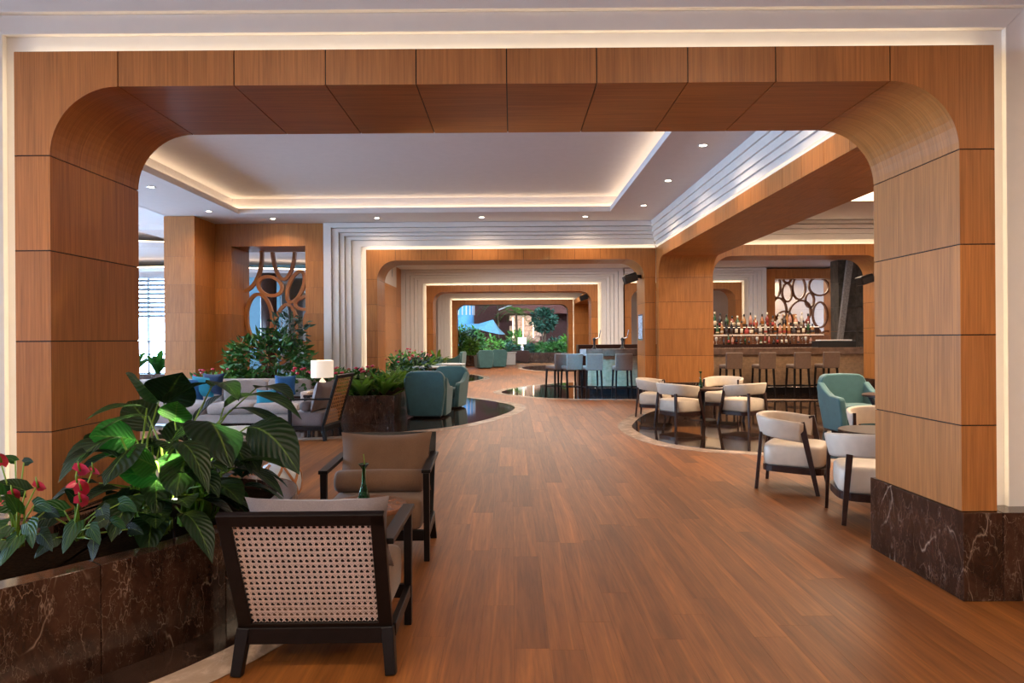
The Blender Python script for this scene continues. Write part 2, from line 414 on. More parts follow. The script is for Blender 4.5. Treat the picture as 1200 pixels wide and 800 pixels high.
for _, x, y, L in near:
    o = bpy.data.objects.new('plank', pm[L]); col.objects.link(o); o.parent = floor; o.location = (x, y, 0)
b = B(); rn = []
for _, x, y, L in farp:
    b.face([(x+.001, y+.001, 0), (x+PW-.001, y+.001, 0), (x+PW-.001, y+L-.001, 0), (x+.001, y+L-.001, 0)]); rn.append(rp.random())
o = b.build('plank_remainder', M['plank'], floor); tag(o, kind='stuff')
a = o.data.attributes.new('rnd', 'FLOAT', 'FACE'); a.data.foreach_set('value', rn)
for ki, (k, pts) in enumerate(INS.items()):
    p = catmull(pts, 10); zb_ = .004+.0003*ki
    ring = offset(p, 0.24)
    b = B(); n = len(p)
    for i in range(n):
        j = (i+1) % n
        b.face([(*ring[i], zb_), (*ring[j], zb_), (*p[j], zb_), (*p[i], zb_)]); b.face([(*ring[i], -.015), (*ring[j], -.015), (*ring[j], zb_), (*ring[i], zb_)])
    b.build('stone_border', M['cream_stone'], floor)
    B().prism(p, -0.015, 0.0062+.0003*ki).build('marble_inset', M['inset'], floor)

# ------------------------------------------------------------------ oak arches built of separate veneer panels
def arch(name, xform, x0, x1, depth, zt, f, r, zb, jx, jz, base=True, bottom=0.0):
    """portal in local x (span) y (depth, away from the viewer) z; xform places it"""
    root = empty(name, kind='structure'); root.matrix_world = xform
    g = 0.0035; zi = zt-f; k = 0
    def panel(poly, arc=()):
        b = B(); n = len(poly)
        b.face([(x, 0, z) for x, z in poly], [(x, z) for x, z in poly])
        b.face([(x, depth, z) for x, z in reversed(poly)], [(x+3, z) for x, z in reversed(poly)])
        s = 0.0
        for i in range(n):
            (xa, za), (xb, zb2) = poly[i], poly[(i+1) % n]; d = math.hypot(xb-xa, zb2-za)
            b.face([(xa, depth, za), (xb, depth, zb2), (xb, 0, zb2), (xa, 0, za)], [(depth+5, s), (depth+5, s+d), (5, s+d), (5, s)]); s += d
        b.build('panel', M['oak'], root)
    # counter-clockwise polygons seen from the front
    def arcpts(cx, cz, a0, a1, n=14): return [(cx+r*math.cos(a0+(a1-a0)*i/n), cz+r*math.sin(a0+(a1-a0)*i/n)) for i in range(n+1)]
    xl, xr, zc = x0+f+r, x1-f-r, zi-r
    L = [(x0, zc+g), (x0+f, zc+g)]+arcpts(x0+f+r, zc, PI, PI/2)[1:-1]+[(xl-g, zi), (xl-g, zt), (x0, zt)]
    panel(L)
    Rr = [(x1, zc+g), (x1, zt), (xr+g, zt), (xr+g, zi)]+arcpts(x1-f-r, zc, PI/2, 0)[1:-1]+[(x1-f, zc+g)]
    panel(Rr)
    xs = [xl]+list(jx)+[xr]
    for a, c in zip(xs, xs[1:]): panel([(a+g, zi), (c-g, zi), (c-g, zt), (a+g, zt)])
    zs = [zb]+list(jz)+[zc]
    for a, c in zip(zs, zs[1:]):
        for p, q in ((x0, x0+f), (x1-f, x1)): panel([(p, a+g), (q, a+g), (q, c-g), (p, c-g)])
    cb = B(); h_ = .007
    for x in xs: cb.box(x-g-.0006, x+g+.0006, h_, depth-h_, zi+h_, zt-.001)
    for z in list(jz)+[zc]:
        for p, q in ((x0, x0+f), (x1-f, x1)): cb.box(p+h_, q-h_, h_, depth-h_, z-g-.0006, z+g+.0006)
    cb.box(x0, x1, .004, depth, zt+.0005, zt+.003); cb.box(x0-.003, x0-.0005, .004, depth, zb, zt); cb.box(x1+.0005, x1+.003, .004, depth, zb, zt)
    cb.build('joint_light_block', M['dark'], root)  # dark plates added to block strip light through the joints
    if base:
        for p, q in ((x0-.012, x0+f+.012), (x1-f-.012, x1+.012)):
            B().box(p, q, -0.03, depth+.05, 0, zb).build('marble_plinth', M['marble'], root, bevel=.004)
    return root
def T(x, y, z=0, rz=0): return Matrix.Translation((x, y, z)) @ Matrix.Rotation(rz, 4, 'Z')
lin = lambda a, b, n: [a+(b-a)*i/n for i in range(1, n)]
def arch_grp(*a, **k): return arch(*a, **k)
A1Y = 3.88
arch('trim_1', T(0, A1Y), -2.82, 2.75, 0.92, 3.15, 0.20, 0.39, 0.5, [-1.57, -1.05, -0.535, -0.02, 0.492, 1.01, 1.51], [0.99, 1.505, 2.02])
A2Y = 15.5
JZ = [1.1, 1.7, 2.3]
arch('trim_2', T(0, A2Y), -3.30, 3.27, 0.95, 3.545, 0.25, 0.42, 0.5, lin(-2.63, 2.6, 9), JZ)
arch('trim_3', T(0, 26), -3.25, 3.28, 0.95, 3.56, 0.25, 0.42, 0.5, lin(-2.58, 2.61, 6), JZ)
arch('trim_4', T(0, 36.5), -3.2, 3.27, 0.95, 3.6, 0.25, 0.42, 0.5, lin(-2.53, 2.6, 5), JZ)
# side arch along the hall; local x runs towards the camera
arch('trim_5', T(3.28, 15.5, 0, -PI/2), 0.0, 10.68, 1.22, 3.545, 0.25, 0.45, 0.5, lin(0.70, 9.98, 17), JZ)
arch('trim_6', T(4.32, A2Y), 0.0, 4.4, 0.95, 3.6, 0.25, 0.45, 0.5, lin(0.7, 3.7, 6), JZ)
arch('trim_7', T(4.3, 26), 0.0, 4.47, 0.9, 3.6, 0.25, 0.42, 0.5, lin(0.67, 3.8, 5), JZ)
arch('trim_8', T(3.3, 36.4, 0, -PI/2), 0.0, 9.4, 0.95, 3.55, 0.25, 0.42, 0.5, lin(0.67, 8.73, 9), JZ)

# ------------------------------------------------------------------ walls with stepped white mouldings and warm strips behind the oak
def mould(root, xform, x0, x1, zt, offs, kz, step, sides=(1, 1), zmax=4.16, zb=0.0, gp=.014):
    """nested frames around an arch, each proud of the one inside it (local y = -step*k)"""
    for k in range(len(offs)-1):
        a, c = offs[k], offs[k+1]; d = step*(k+1)
        b = B()
        f = lambda u, v, h: (u, h, v)
        c -= gp
        l0, l1 = (x0-a, x0-c) if sides[0] else (x0, x0); r0, r1 = (x1+a, x1+c) if sides[1] else (x1, x1)
        za, zc = zt+a*kz, min(zt+c*kz, zmax)
        if sides[0]: B().prism([(l1, zb), (l0, zb), (l0, za), (l1, zc)], -d, 0, f).build('moulding', M['white'], root, bevel=.004).matrix_basis = xform
        if sides[1]: B().prism([(r0, zb), (r1, zb), (r1, zc), (r0, za)], -d, 0, f).build('moulding', M['white'], root, bevel=.004).matrix_basis = xform
        if zc > za+.002: B().prism([(l0, za), (r0, za), (r1, zc), (l1, zc)], -d, 0, f).build('moulding', M['white'], root, bevel=.004).matrix_basis = xform
def strips(root, xform, x0, x1, zt, dy, sides=(1, 1), zb=0.5, wd=0.03):
    """LED strips fixed to the outer edges of the oak, hidden behind its face; they wash the wall"""
    y0, y1 = -.06, -.03
    if sides[0]: B().box(x0-.012, x0-.004, y0, y1, zb, zt).build('led_strip', M['led'], root).matrix_basis = xform
    if sides[1]: B().box(x1+.004, x1+.012, y0, y1, zb, zt).build('led_strip', M['led'], root).matrix_basis = xform
    B().box(x0, x1, y0, y1, zt+.004, zt+.012).build('led_strip', M['led'], root).matrix_basis = xform
def holed(b, x0, x1, z0, z1, h0, h1, hz, y0, y1):
    b.box(x0, h0, y0, y1, z0, z1); b.box(h1, x1, y0, y1, z0, z1); b.box(h0, h1, y0, y1, hz, z1)
CZ = 4.16
# front wall: oak stands 0.13 proud of it
wf = B(); holed(wf, -14, 12.5, 0, CZ+.4, -2.70, 2.63, 3.0, 4.03, 4.72)
wf = wf.build('wall_front', M['white']); tag(wf, kind='structure')
X1 = T(0, 4.03)
mould(wf, X1, -2.82, 2.75, 3.15, [0.15, 0.265, 0.42, 0.62, 0.85], 1.0, 0.035, zmax=CZ, gp=0)
strips(wf, X1, -2.82, 2.75, 3.15, 0.012)
for p, q in ((2.765, 6.5), (-6.5, -2.835)):
    B().box(p, q, 3.85, 4.03, 0, 0.5).build('marble_plinth', M['marble'], wf, bevel=.004)
# hall end wall
w2 = B(); holed(w2, -4.27, 3.3, 0, CZ+.4, -3.1, 3.1, 3.4, 15.66, 16.3)
w2 = w2.build('wall_back', M['white']); tag(w2, kind='structure')
X2 = T(0, 15.66)
mould(w2, X2, -3.30, 3.27, 3.545, [0.14, 0.36, 0.50, 0.62, 0.78, 0.965], 0.64, 0.045, (1, 0))
strips(w2, X2, -3.30, 3.27, 3.545, 0.012, (1, 0))
w3 = B(); holed(w3, -9, 4.27, 0, CZ+.4, -3.1, 3.1, 3.4, 26.16, 26.8)
w3 = w3.build('wall_bay_three', M['white']); tag(w3, kind='structure')
mould(w3, T(0, 26.16), -3.25, 3.28, 3.56, [0.14, 0.34, 0.48, 0.62, 0.78, 0.97], 0.62, 0.05)
strips(w3, T(0, 26.16), -3.25, 3.28, 3.56, 0.012)
w4 = B(); holed(w4, -9, 9, 0, CZ+.4, -3.05, 3.1, 3.45, 36.66, 37.2)
w4 = w4.build('wall_bay_four', M['white']); tag(w4, kind='structure')
mould(w4, T(0, 36.66), -3.2, 3.27, 3.6, [0.12, 0.3, 0.45, 0.6, 0.78], 0.7, 0.034)
strips(w4, T(0, 36.66), -3.2, 3.27, 3.6, 0.012)
# lounge end wall over the bar arch, and the wall of the bay behind the bar
w5 = B(); holed(w5, 4.3, 10.4, 0, CZ+.4, 4.5, 8.5, 3.45, 15.66, 16.3)
w5 = w5.build('wall_lounge_back', M['white']); tag(w5, kind='structure')
mould(w5, T(0, 15.66), 4.32, 8.72, 3.6, [0.12, 0.26, 0.37, 0.47, 0.56], 1.0, 0.045, (0, 1))
strips(w5, T(0, 15.66), 4.32, 8.72, 3.6, 0.012, (0, 1))
w6 = B(); holed(w6, 4.28, 9.7, 0, CZ+.4, 4.5, 8.55, 3.4, 26.16, 26.8)
w6 = w6.build('wall_bar_back', M['white']); tag(w6, kind='structure')
mould(w6, T(0, 26.16), 4.3, 8.77, 3.6, [0.12, 0.3, 0.45, 0.6, 0.75, 0.92], 0.6, 0.05, (0, 1))
strips(w6, T(0, 26.16), 4.3, 8.77, 3.6, 0.012, (0, 1))
# wall above the side arch: mouldings run along the hall
w7 = B().box(3.32, 4.4, 4.72, 15.66, 3.545, CZ+.4).build('wall_right', M['white']); tag(w7, kind='structure')
for k, (za, zc) in enumerate(((3.60, 3.70), (3.70, 3.80), (3.80, 3.91), (3.91, 4.03), (4.03, 4.16))):
    B().box(3.32-.03*(k+1), 3.33, 4.75, 15.6, za, zc).build('moulding', M['white'], w7, bevel=.004)
B().box(3.305, 3.318, 4.75, 15.6, 3.55, 3.558).build('led_strip', M['led_soft'], w7)
# plain shell outside the view
s_ = B().box(-14, 12.5, -5.1, -5, 0, 4.6).build('wall_entrance', M['wallp']); tag(s_, kind='structure')
s_ = B().box(12.5, 12.6, -5, 16.3, 0, 4.6).box(12.5, 14, 16.3, 16.4, 0, 4.6).box(14, 14.1, 16.3, 26.7, 0, 4.6).build('wall_far_right', M['wallp']); tag(s_, kind='structure')

# ------------------------------------------------------------------ ceilings: trays with a lit cove
def tray(name, X0, X1, Y0, Y1, hx0, hx1, hy0, hy1, z, m, lip=0.11, up=0.24, back=0.2):
    b = B()
    def ring(a0, a1, c0, c1, z0, z1):
        b.box(X0, X1, Y0, c0, z0, z1); b.box(X0, X1, c1, Y1, z0, z1); b.box(X0, a0, c0, c1, z0, z1); b.box(a1, X1, c0, c1, z0, z1)
    ring(hx0, hx1, hy0, hy1, z, z+lip)
    ring(hx0-back, hx1+back, hy0-back, hy1+back, z+lip, z+lip+up)
    b.box(X0, X1, Y0, Y1, z+lip+up, z+lip+up+.1)
    o = b.build(name, m); tag(o, kind='structure')
    h = z+lip+.012
    for q in ((hx0-back+.02, hx1+back-.02, hy0-back+.02, hy0-back+.06), (hx0-back+.02, hx1+back-.02, hy1+back-.06, hy1+back-.02),
              (hx0-back+.02, hx0-back+.06, hy0-back+.06, hy1+back-.06), (hx1+back-.06, hx1+back-.02, hy0-back+.06, hy1+back-.06)):
        B().box(*q, h-.012, h).build('led_strip', M['led'], o)
    return o
tray('ceiling', -7.3, 3.4, 4.72, 15.66, -5.72, 2.08, 5.7, 14.3, CZ, M['ceil'])
tray('ceiling_lounge', 4.3, 12.5, 4.72, 15.66, 5.4, 9.0, 6.2, 13.4, CZ, M['ceil'])
o = B().box(-14, 12.5, -5, 4.1, CZ, CZ+.12).build('ceiling_foyer', M['ceil']); tag(o, kind='structure')
s_ = B().box(-9.1, -9, 24.1, 37, 0, 4.6).build('wall_bay_left', M['wallp']); tag(s_, kind='structure')
s_ = B().box(14.6, 14.7, 24.2, 30.4, 0, 4.6).box(9.8, 14.7, 30.3, 30.4, 0, 4.6).box(11.64, 14.7, 24.22, 24.32, 0, 4.3).build('wall_slate_back', M['wallp']); tag(s_, kind='structure')
s_ = B().box(9.7, 9.8, 26.8, 37, 0, 4.6).build('wall_bay_right', M['wallp']); tag(s_, kind='structure')
o = B().box(-9, 14, 16.3, 37, CZ, CZ+.12).build('ceiling_bays', M['ceil']); tag(o, kind='structure')
o = B().box(-14, -7.3, 4.1, 24.2, 4.62, 4.74).box(-7.3, -4.27, 15.66, 24.2, 4.62, 4.74).box(-7.34, -7.28, 4.1, 15.6, CZ, 4.7).build('ceiling_window_bay', M['ceil']); tag(o, kind='structure')
# curved lower soffit of the window bay with its lit cove
p = catmull([(-14, 19.4), (-11, 19.0), (-8.6, 19.8), (-6.4, 20.6), (-4.4, 20.2)], 8, False)+[(-4.4, 24), (-14, 24)]
o = B().prism(p, 4.15, 4.3).build('trim_9', M['ceil']); tag(o, kind='structure')
p2 = catmull([(-14, 19.6), (-11, 19.2), (-8.6, 20.0), (-6.4, 20.8), (-4.4, 20.4)], 8, False)
B().tube([(x, y, 4.33) for x, y in p2], 0.02, 5).build('led_strip', M['led'], o)
p = catmull([(-14, 22.0), (-11, 21.7), (-8.6, 22.2), (-6.4, 22.8), (-4.4, 22.4)], 8, False)+[(-4.4, 24), (-14, 24)]
o = B().prism(p, 3.72, 3.85).build('trim_10', M['ceil']); tag(o, kind='structure')
p2 = [(x, y+.15) for x, y in p[:-2]]
B().tube([(x, y, 3.88) for x, y in p2], 0.02, 5).build('led_strip', M['led'], o)

# ------------------------------------------------------------------ left pier and screen wall in oak panels
def stack(root, x0, x1, y0, y1, zs, f=0.0014, m='oak'):
    B().box(x0+.006, x1-.006, y0+.006, y1-.006, zs[0]+.01, zs[-1]-.01).build('core_light_block', M['dark'], root)  # added dark core, keeps bright gaps from showing between panels
    for a, c in zip(zs, zs[1:]):
        b = B(); a += f; c -= f
        U = lambda pts, uv: b.face(pts, uv)
        U([(x0, y0, a), (x1, y0, a), (x1, y0, c), (x0, y0, c)], [(x0, a), (x1, a), (x1, c), (x0, c)])
        U([(x1, y1, a), (x0, y1, a), (x0, y1, c), (x1, y1, c)], [(x1, a), (x0, a), (x0, c), (x1, c)])
        U([(x1, y0, a), (x1, y1, a), (x1, y1, c), (x1, y0, c)], [(y0, a), (y1, a), (y1, c), (y0, c)])
        U([(x0, y1, a), (x0, y0, a), (x0, y0, c), (x0, y1, c)], [(y1, a), (y0, a), (y0, c), (y1, c)])
        U([(x0, y0, c), (x1, y0, c), (x1, y1, c), (x0, y1, c)], [(y0, x0), (y0, x1), (y1, x1), (y1, x0)])
        U([(x0, y1, a), (x1, y1, a), (x1, y0, a), (x0, y0, a)], [(y1, x0), (y1, x1), (y0, x1), (y0, x0)])
        b.build('panel', M[m], root)
ZS = [0, 0.3, 0.9, 1.5, 2.1, 2.7, 3.3, 4.158]
pier = empty('trim_11', kind='structure'); stack(pier, -7.38, -6.73, 14.5, 15.66, ZS)
wl = empty('wall_left', kind='structure')
stack(wl, -6.73, -6.36, 15.5, 16.55, [0, 0.3, 0.9, 1.5, 2.1, 2.7, 3.3, 4.158])
stack(wl, -4.68, -4.275, 15.5, 16.55, [0, 0.3, 0.9, 1.5, 2.1, 2.7, 3.3, 4.158])
stack(wl, -6.356, -4.684, 15.5, 16.55, [3.64, 4.158])
B().box(-6.36, -4.68, 15.6, 16.5, 0, 0.45).build('marble_plinth', M['marble'], wl)
# left far jamb of the third bay, seen through the hall arch
o = empty('trim_12', kind='structure'); stack(o, -4.75, -4.2, 24.9, 26.1, ZS)
stack(o, -4.36, -4.2, 22.3, 24.89, ZS[:-1]+[3.4])
# glazed bays: framed windows, each with its own frame, panes and blind
nwin = [0]
def window(xform, w, z0, z1, cols, rows, blind=0.0):
    nwin[0] += 1
    r = empty('window_%d' % nwin[0], kind='structure'); r.matrix_world = xform
    f = 0.05
    for i in range(cols+1):
        x = w*i/cols; B().box(x-f/2, x+f/2, -.05, .05, z0, z1).build('mullion', M['frame'], r)
    zz = [z0]+list(rows)+[z1]
    for z in zz: B().box(0, w, -.04, .04, z-f/2, z+f/2).build('transom', M['frame'], r)
    for i in range(cols):
        for a, c in zip(zz, zz[1:]): B().box(w*i/cols+f/2, w*(i+1)/cols-f/2, -.006, .006, a+f/2, c-f/2).build('pane', M['wglass'], r)
    if blind:
        b = B(); z = z1-.05
        while z > blind: b.box(.06, w-.06, -.14, -.11, z-.09, z); z -= 0.155
        tag(b.build('blind', M['blind'], r), kind='stuff')
    return r
for y, wd in ((-3.4, 4.4), (1.2, 4.4), (6.0, 4.6), (10.8, 4.6), (15.6, 4.6)):
    window(T(-13.95, y, 0, PI/2), wd, 0.45, 3.7, 3, [1.5], 0)
window(T(-13.9, 24), 4.55, 0.35, 3.72, 4, [1.05, 1.5], 2.35)
window(T(-8.1, 24), 3.8, 0.35, 3.72, 3, [1.05, 1.5], 0)
o = B().box(-14.1, -13.9, -5, 24, 0, .45).box(-14.1, -13.9, -5, 24, 3.7, 4.7)
for y0, y1 in ((-5, -3.4), (1.0, 1.2), (5.6, 6.0), (10.6, 10.8), (15.4, 15.6), (20.2, 24.1)): o.box(-14.1, -13.9, y0, y1, .45, 3.7)
o = o.build('wall_window_side', M['bluew']); tag(o, kind='structure')
o = B().box(-14, -4.2, 23.95, 24.1, 0, .35).box(-14, -4.2, 23.95, 24.1, 3.72, 4.7).box(-9.35, -8.1, 23.95, 24.1, .35, 3.72).build('wall_window_far', M['bluew']); tag(o, kind='structure')
o = B().box(-4.3, -4.2, 16.5, 24.9, 3.4, 4.7).build('wall_bay_side', M['wallp']); tag(o, kind='structure')
o = B().lathe([(0.26, 0), (0.26, 3.72)], 24, (-8.05, 22.6, 0)).build('column', M['walnut'], smooth=False)
for p in o.data.polygons: p.use_smooth = len(p.vertices) == 4
tag(o, 'dark round column standing by the far windows behind the left oval screen', 'column')
# bar side: oak frame of the right screen, slate wall, warm room beyond
wr = empty('wall_screen_right', kind='structure')
stack(wr, 9.72, 10.03, 26.0, 26.7, ZS[:-1]+[4.1]); stack(wr, 12.2, 12.52, 26.0, 26.7, ZS[:-1]+[4.1]); stack(wr, 10.036, 12.194, 26.0, 26.7, [3.72, 4.1])
B().box(10.03, 12.2, 26.05, 26.6, 0, 0.9).build('low_panel', M['oak'], wr)
bk = empty('wall_screen_room', kind='structure')
stack(bk, 9.82, 10.4, 30, 30.3, ZS, m='wallp'); stack(bk, 10.4, 11.6, 29.6, 30, ZS, m='wallp'); stack(bk, 11.6, 14.5, 30, 30.3, ZS, m='wallp')
B().box(11.9, 12.5, 29.96, 30, 0, 2.5).build('door_leaf', M['oak'], bk)
o = B().box(9.8, 14.6, 26.8, 30.3, 4.0, 4.1).build('ceiling_screen_room', M['ceil']); tag(o, kind='structure')
sl = empty('wall_slate', kind='structure')
for i in range(4):
    for j in range(5):
        x0 = 11.3+i*0.62; z0 = j*0.84
        B().box(x0+.004, x0+.616, 23.6+0.02*((i*3+j*5) % 3), 24.2, z0+.004, min(z0+.836, 4.155)).build('stone', M['slate'], sl)
B().bar((11.2, 23.45, 0.9), (11.62, 23.45, 4.1), 0.16, 0.12, 0.2, 0.12).build('slate_fin', M['paleslate'], sl)
# ------------------------------------------------------------------ lounge chairs with woven cane backs
def rotx(a, o): return Matrix.Translation(o) @ Matrix.Rotation(a, 4, 'X')
def cane_panel(w0, w1, h, px, pz, real=True):
    """woven cane in local xz, tapering from w0 (bottom) to w1 (top)"""
    b = B(); nx = round(w0/px); nz = round(h/pz)
    wd = lambda z: (w0+(w1-w0)*z/h)/2
    t = 0.0016
    def strand(xa, za, xb, zb, wdt, y): b.bar((xa, y, za), (xb, y, zb), wdt, t, up=(0, 1, 0))
    for j in range(nz+1):
        z = h*j/nz
        for d in (-.003, .003):
            if 0 < z+d < h: strand(-wd(z), z+d, wd(z), z+d, .0037, 0)
    for i in range(nx+1):
        u = -1+2*i/nx
        for d in (-.003, .003): strand(u*w0/2+d, 0, u*w1/2+d, h, .0037, .0022)
    def P(i, j): z = h*j/nz; return ((-1+2*i/nx)*wd(z), z)
    for k in range(-nz, nx):        # both diagonals run between the crossings, cutting the corners of each hole
        c = k+.5
        j0, j1 = max(0, -c), min(nz, nx-c)      # i = j + c
        if j1-j0 < .3: continue
        (xa, za), (xb, zb) = P(j0+c, j0), P(j1+c, j1); strand(xa, za, xb, zb, .0031, .0044)
        (xa, za), (xb, zb) = P(nx-j0-c, j0), P(nx-j1-c, j1); strand(xa, za, xb, zb, .0031, .0058)
    return b
def lounge_chair(loc, rz, label, back_h=0.77, bolster=True, fab='taupe', fab2=None, cane='cane', cush=0.78, real=True):
    """faces local -y; floor at 0"""
    t = empty('lounge_chair', loc, rz, label, 'chair', 'cane back lounge chairs')
    fab2 = fab2 or fab
    W = .345
    for s in (-1, 1):
        B().bar((s*W, -.285, .60), (s*W, -.275, 0), .042, .05, .038, .046).build('leg', M['dark'], t, bevel=.004)
        B().bar((s*(W-.02), .225, .20), (s*W, .27, 0), .055, .06, .048, .05).build('leg', M['dark'], t, bevel=.004)
        B().bar((s*W, -.315, .612), (s*W, .37, .625), .062, .026).build('arm', M['dark'], t, bevel=.004)
        B().box(s*W-.015, s*W+.015, -.26, .22, .15, .21).build('side_rail', M['dark'], t, bevel=.003)
    B().box(-W, W, -.295, -.262, .14, .21).build('front_rail', M['dark'], t, bevel=.003)
    B().box(-W-.005, W+.005, .195, .25, .13, .205).build('rear_rail', M['dark'], t, bevel=.004)
    # reclined back
    an = math.atan2(.235, back_h-.2); h = math.hypot(.235, back_h-.2)
    Mx = Matrix.Translation((0, .225, .2)) @ Matrix.Rotation(-an, 4, 'X')
    bf = empty('backrest', (0, 0, 0)); bf.parent = t; bf.matrix_basis = Mx
    for s in (-1, 1): B().bar((s*.315, 0, 0), (s*.323, 0, h), .062, .034, .058, .034, up=(0, 1, 0)).build('stile', M['dark'], bf, bevel=.004)
    B().box(-.352, .352, -.017, .017, h-.052, h+.004).build('top_rail', M['dark'], bf, bevel=.004)
    B().box(-.29, .29, -.017, .017, 0, .035).build('bottom_rail', M['dark'], bf, bevel=.003)
    cb = cane_panel(.592, .592, h-.08, .0262 if real else .06, .0296 if real else .06)
    if real: B().box(-.275, .275, -.034, -.030, .035, h-.052).build('cane_shade_sheet', M['dark'], bf)  # added dark sheet, stands in for shade behind the cane holes
    o = cb.build('cane_panel', M[cane], bf, loc=(0, 0, .03)); tag(o, kind='stuff')
    # cushions
    B().super((0, -.04, .315), W-.03, .27, .115, .16, .28, 32, 12).build('seat_cushion', M[fab], t, True)
    B().pillow(.67, cush-.37, .19, Matrix.Translation((.012, .10, .40+(cush-.37)/2)) @ Matrix.Rotation(-an*.8, 4, 'X'), 12).build('back_cushion', M[fab2], t, True)
    if bolster:
        b = B(); prof = [(-.315, .02), (-.312, .062), (-.29, .078), (0, .082), (.29, .078), (.312, .062), (.315, .02)]
        b.tube([(x, -.075, .505) for x, r in prof], [r for x, r in prof], 18); b.build('bolster', M[fab], t, True)
    return t
lounge_chair((-.90, 3.33, 0), PI+.01, 'dark wooden lounge chair seen from behind with pale woven cane back, nearest the camera', fab='taupe', fab2='greyfab', bolster=False, cush=.755)
lounge_chair((-.94, 4.90, 0), .03, 'dark wooden lounge chair facing the camera with brown cushion and bolster', cush=.80)
lounge_chair((-3.02, 10.55, 0), -PI/2-.12, 'dark lounge chair in profile beside the white lamp, honey cane back', 0.98, True, 'greyfab', 'greyfab', 'cane_dark', .86, False)
# small round table between the two front chairs, green bottle vase on it
t = empty('side_table', (-.885, 4.12, 0), 0, 'small round brown side table between the two front lounge chairs', 'table')
B().lathe([(.20, .475), (.235, .48), (.24, .49), (.24, .505), (.232, .51)], 40).build('table_top', M['tabletop'], t, bevel=.002)
B().lathe([(.03, .03), (.028, .2), (.028, .475)], 16).build('pedestal', M['dark'], t, True)
B().lathe([(.17, 0), (.17, .012), (.03, .03)], 32).build('base', M['dark'], t)
def bottle_vase(loc, label, h=.255, k=1.0):
    t = empty('bottle_vase', loc, 0, label, 'vase', 'green bottle vases')
    pr = [(.0, 0), (.036, 0), (.040, .01), (.034, .06), (.022, .105), (.012, .14), (.0095, .19), (.011, .225), (.03, .252), (.033, .255)]
    inn = [(r-.003 if r > .006 else 0.0, z+.004) for r, z in reversed(pr[1:-1])]
    b = B().lathe([(r*k+.0001, z*h/.255) for r, z in pr]+[(r*k+.0001, z*h/.255) for r, z in inn], 20)
    b.build('bottle', M['gglass'], t, True)
    B().tube([(.0, .0, h*.5), (.004, 0, h*1.05), (-.003, .006, h*1.22)], .003, 5).build('twig', M['stem'], t)
    return t
bottle_vase((-.885, 4.05, .511), 'green glass bottle vase on the small table between the front lounge chairs')

# ------------------------------------------------------------------ cream tub chairs
def tub_chair(loc, rz, label):
    t = empty('tub_chair', loc, rz, label, 'chair', 'cream tub chairs in the lounge')
    n = 28; cs = []
    for i in range(n+1):
        th = R(-22)+R(224)*i/n
        cx = .335*math.copysign(abs(math.cos(th))**.8, math.cos(th)); cy = .30*math.copysign(abs(math.sin(th))**.8, math.sin(th))
        cs.append((cx, cy))
    b = B(); ring = []
    for i, (x, y) in enumerate(cs):
        a = Vector(cs[max(0, i-1)]); c = Vector(cs[min(n, i+1)]); tg = (c-a).normalized(); nx, ny = tg.y, -tg.x
        dz = -.12*(.30-y)
        th = .027; sec = []
        for k in range(12):
            q = 2*PI*k/12; u = math.copysign(abs(math.cos(q))**.45, math.cos(q))*th; v = math.copysign(abs(math.sin(q))**.45, math.sin(q))*.098
            fl = .022*(v/.1)
            sec.append((x+nx*(u+fl), y+ny*(u+fl), .635+v+dz))
        ring.append(sec)
    vs = [p for s in ring for p in s]; fs = [tuple(range(11, -1, -1)), tuple(n*12+k for k in range(12))]
    for i in range(n):
        for k in range(12): fs.append((i*12+k, i*12+(k+1) % 12, (i+1)*12+(k+1) % 12, (i+1)*12+k))
    b.add(vs, fs); b.build('back_band', M['cream'], t, True)
    b = B().super((0, -.03, .345), .30, .285, .115, .38, .32, 32, 12); b.build('seat', M['cream'], t, True)
    p = catmull([(.29, -.29), (.31, 0), (.24, .23), (0, .27), (-.24, .23), (-.31, 0), (-.29, -.29), (0, -.31)], 5)
    B().prism(p, .185, .245).build('seat_frame', M['walnut'], t)
    for s in (-1, 1):
        B().bar((s*.328, -.125, .685), (s*.345, -.27, 0), .032, .058, .026, .036, up=(0, 1, 0)).build('leg', M['walnut'], t, bevel=.004)
        B().bar((s*.215, .262, .56), (s*.265, .305, 0), .05, .03, .034, .03, up=(0, 1, 0)).build('leg', M['walnut'], t, bevel=.004)
    return t
def face(dx, dy): return math.atan2(dx, -dy)     # rotation that turns local -y to (dx, dy)
tub_chair((2.82, 6.86, 0), face(.85, -.52), 'cream tub chair standing alone on the wood floor left of the oak pillar')
tub_chair((2.98, 5.62, 0), face(.35, .95), 'cream tub chair seen from behind, half hidden by the right oak pillar')
tub_chair((3.98, 7.28, 0), face(-.3, -1), 'cream tub chair facing us behind the dark table at the right pillar')
tub_chair((2.86, 11.75, 0), face(.82, .45), 'front left cream tub chair of the four by the bar arch table')
tub_chair((2.72, 13.1, 0), face(.9, -.35), 'back left cream tub chair of the four by the bar arch table')
tub_chair((3.98, 11.75, 0), face(-.55, .8), 'front right cream tub chair of the four by the bar arch table')
tub_chair((4.12, 13.35, 0), face(-.55, -.85), 'back right cream tub chair of the four by the bar arch table')
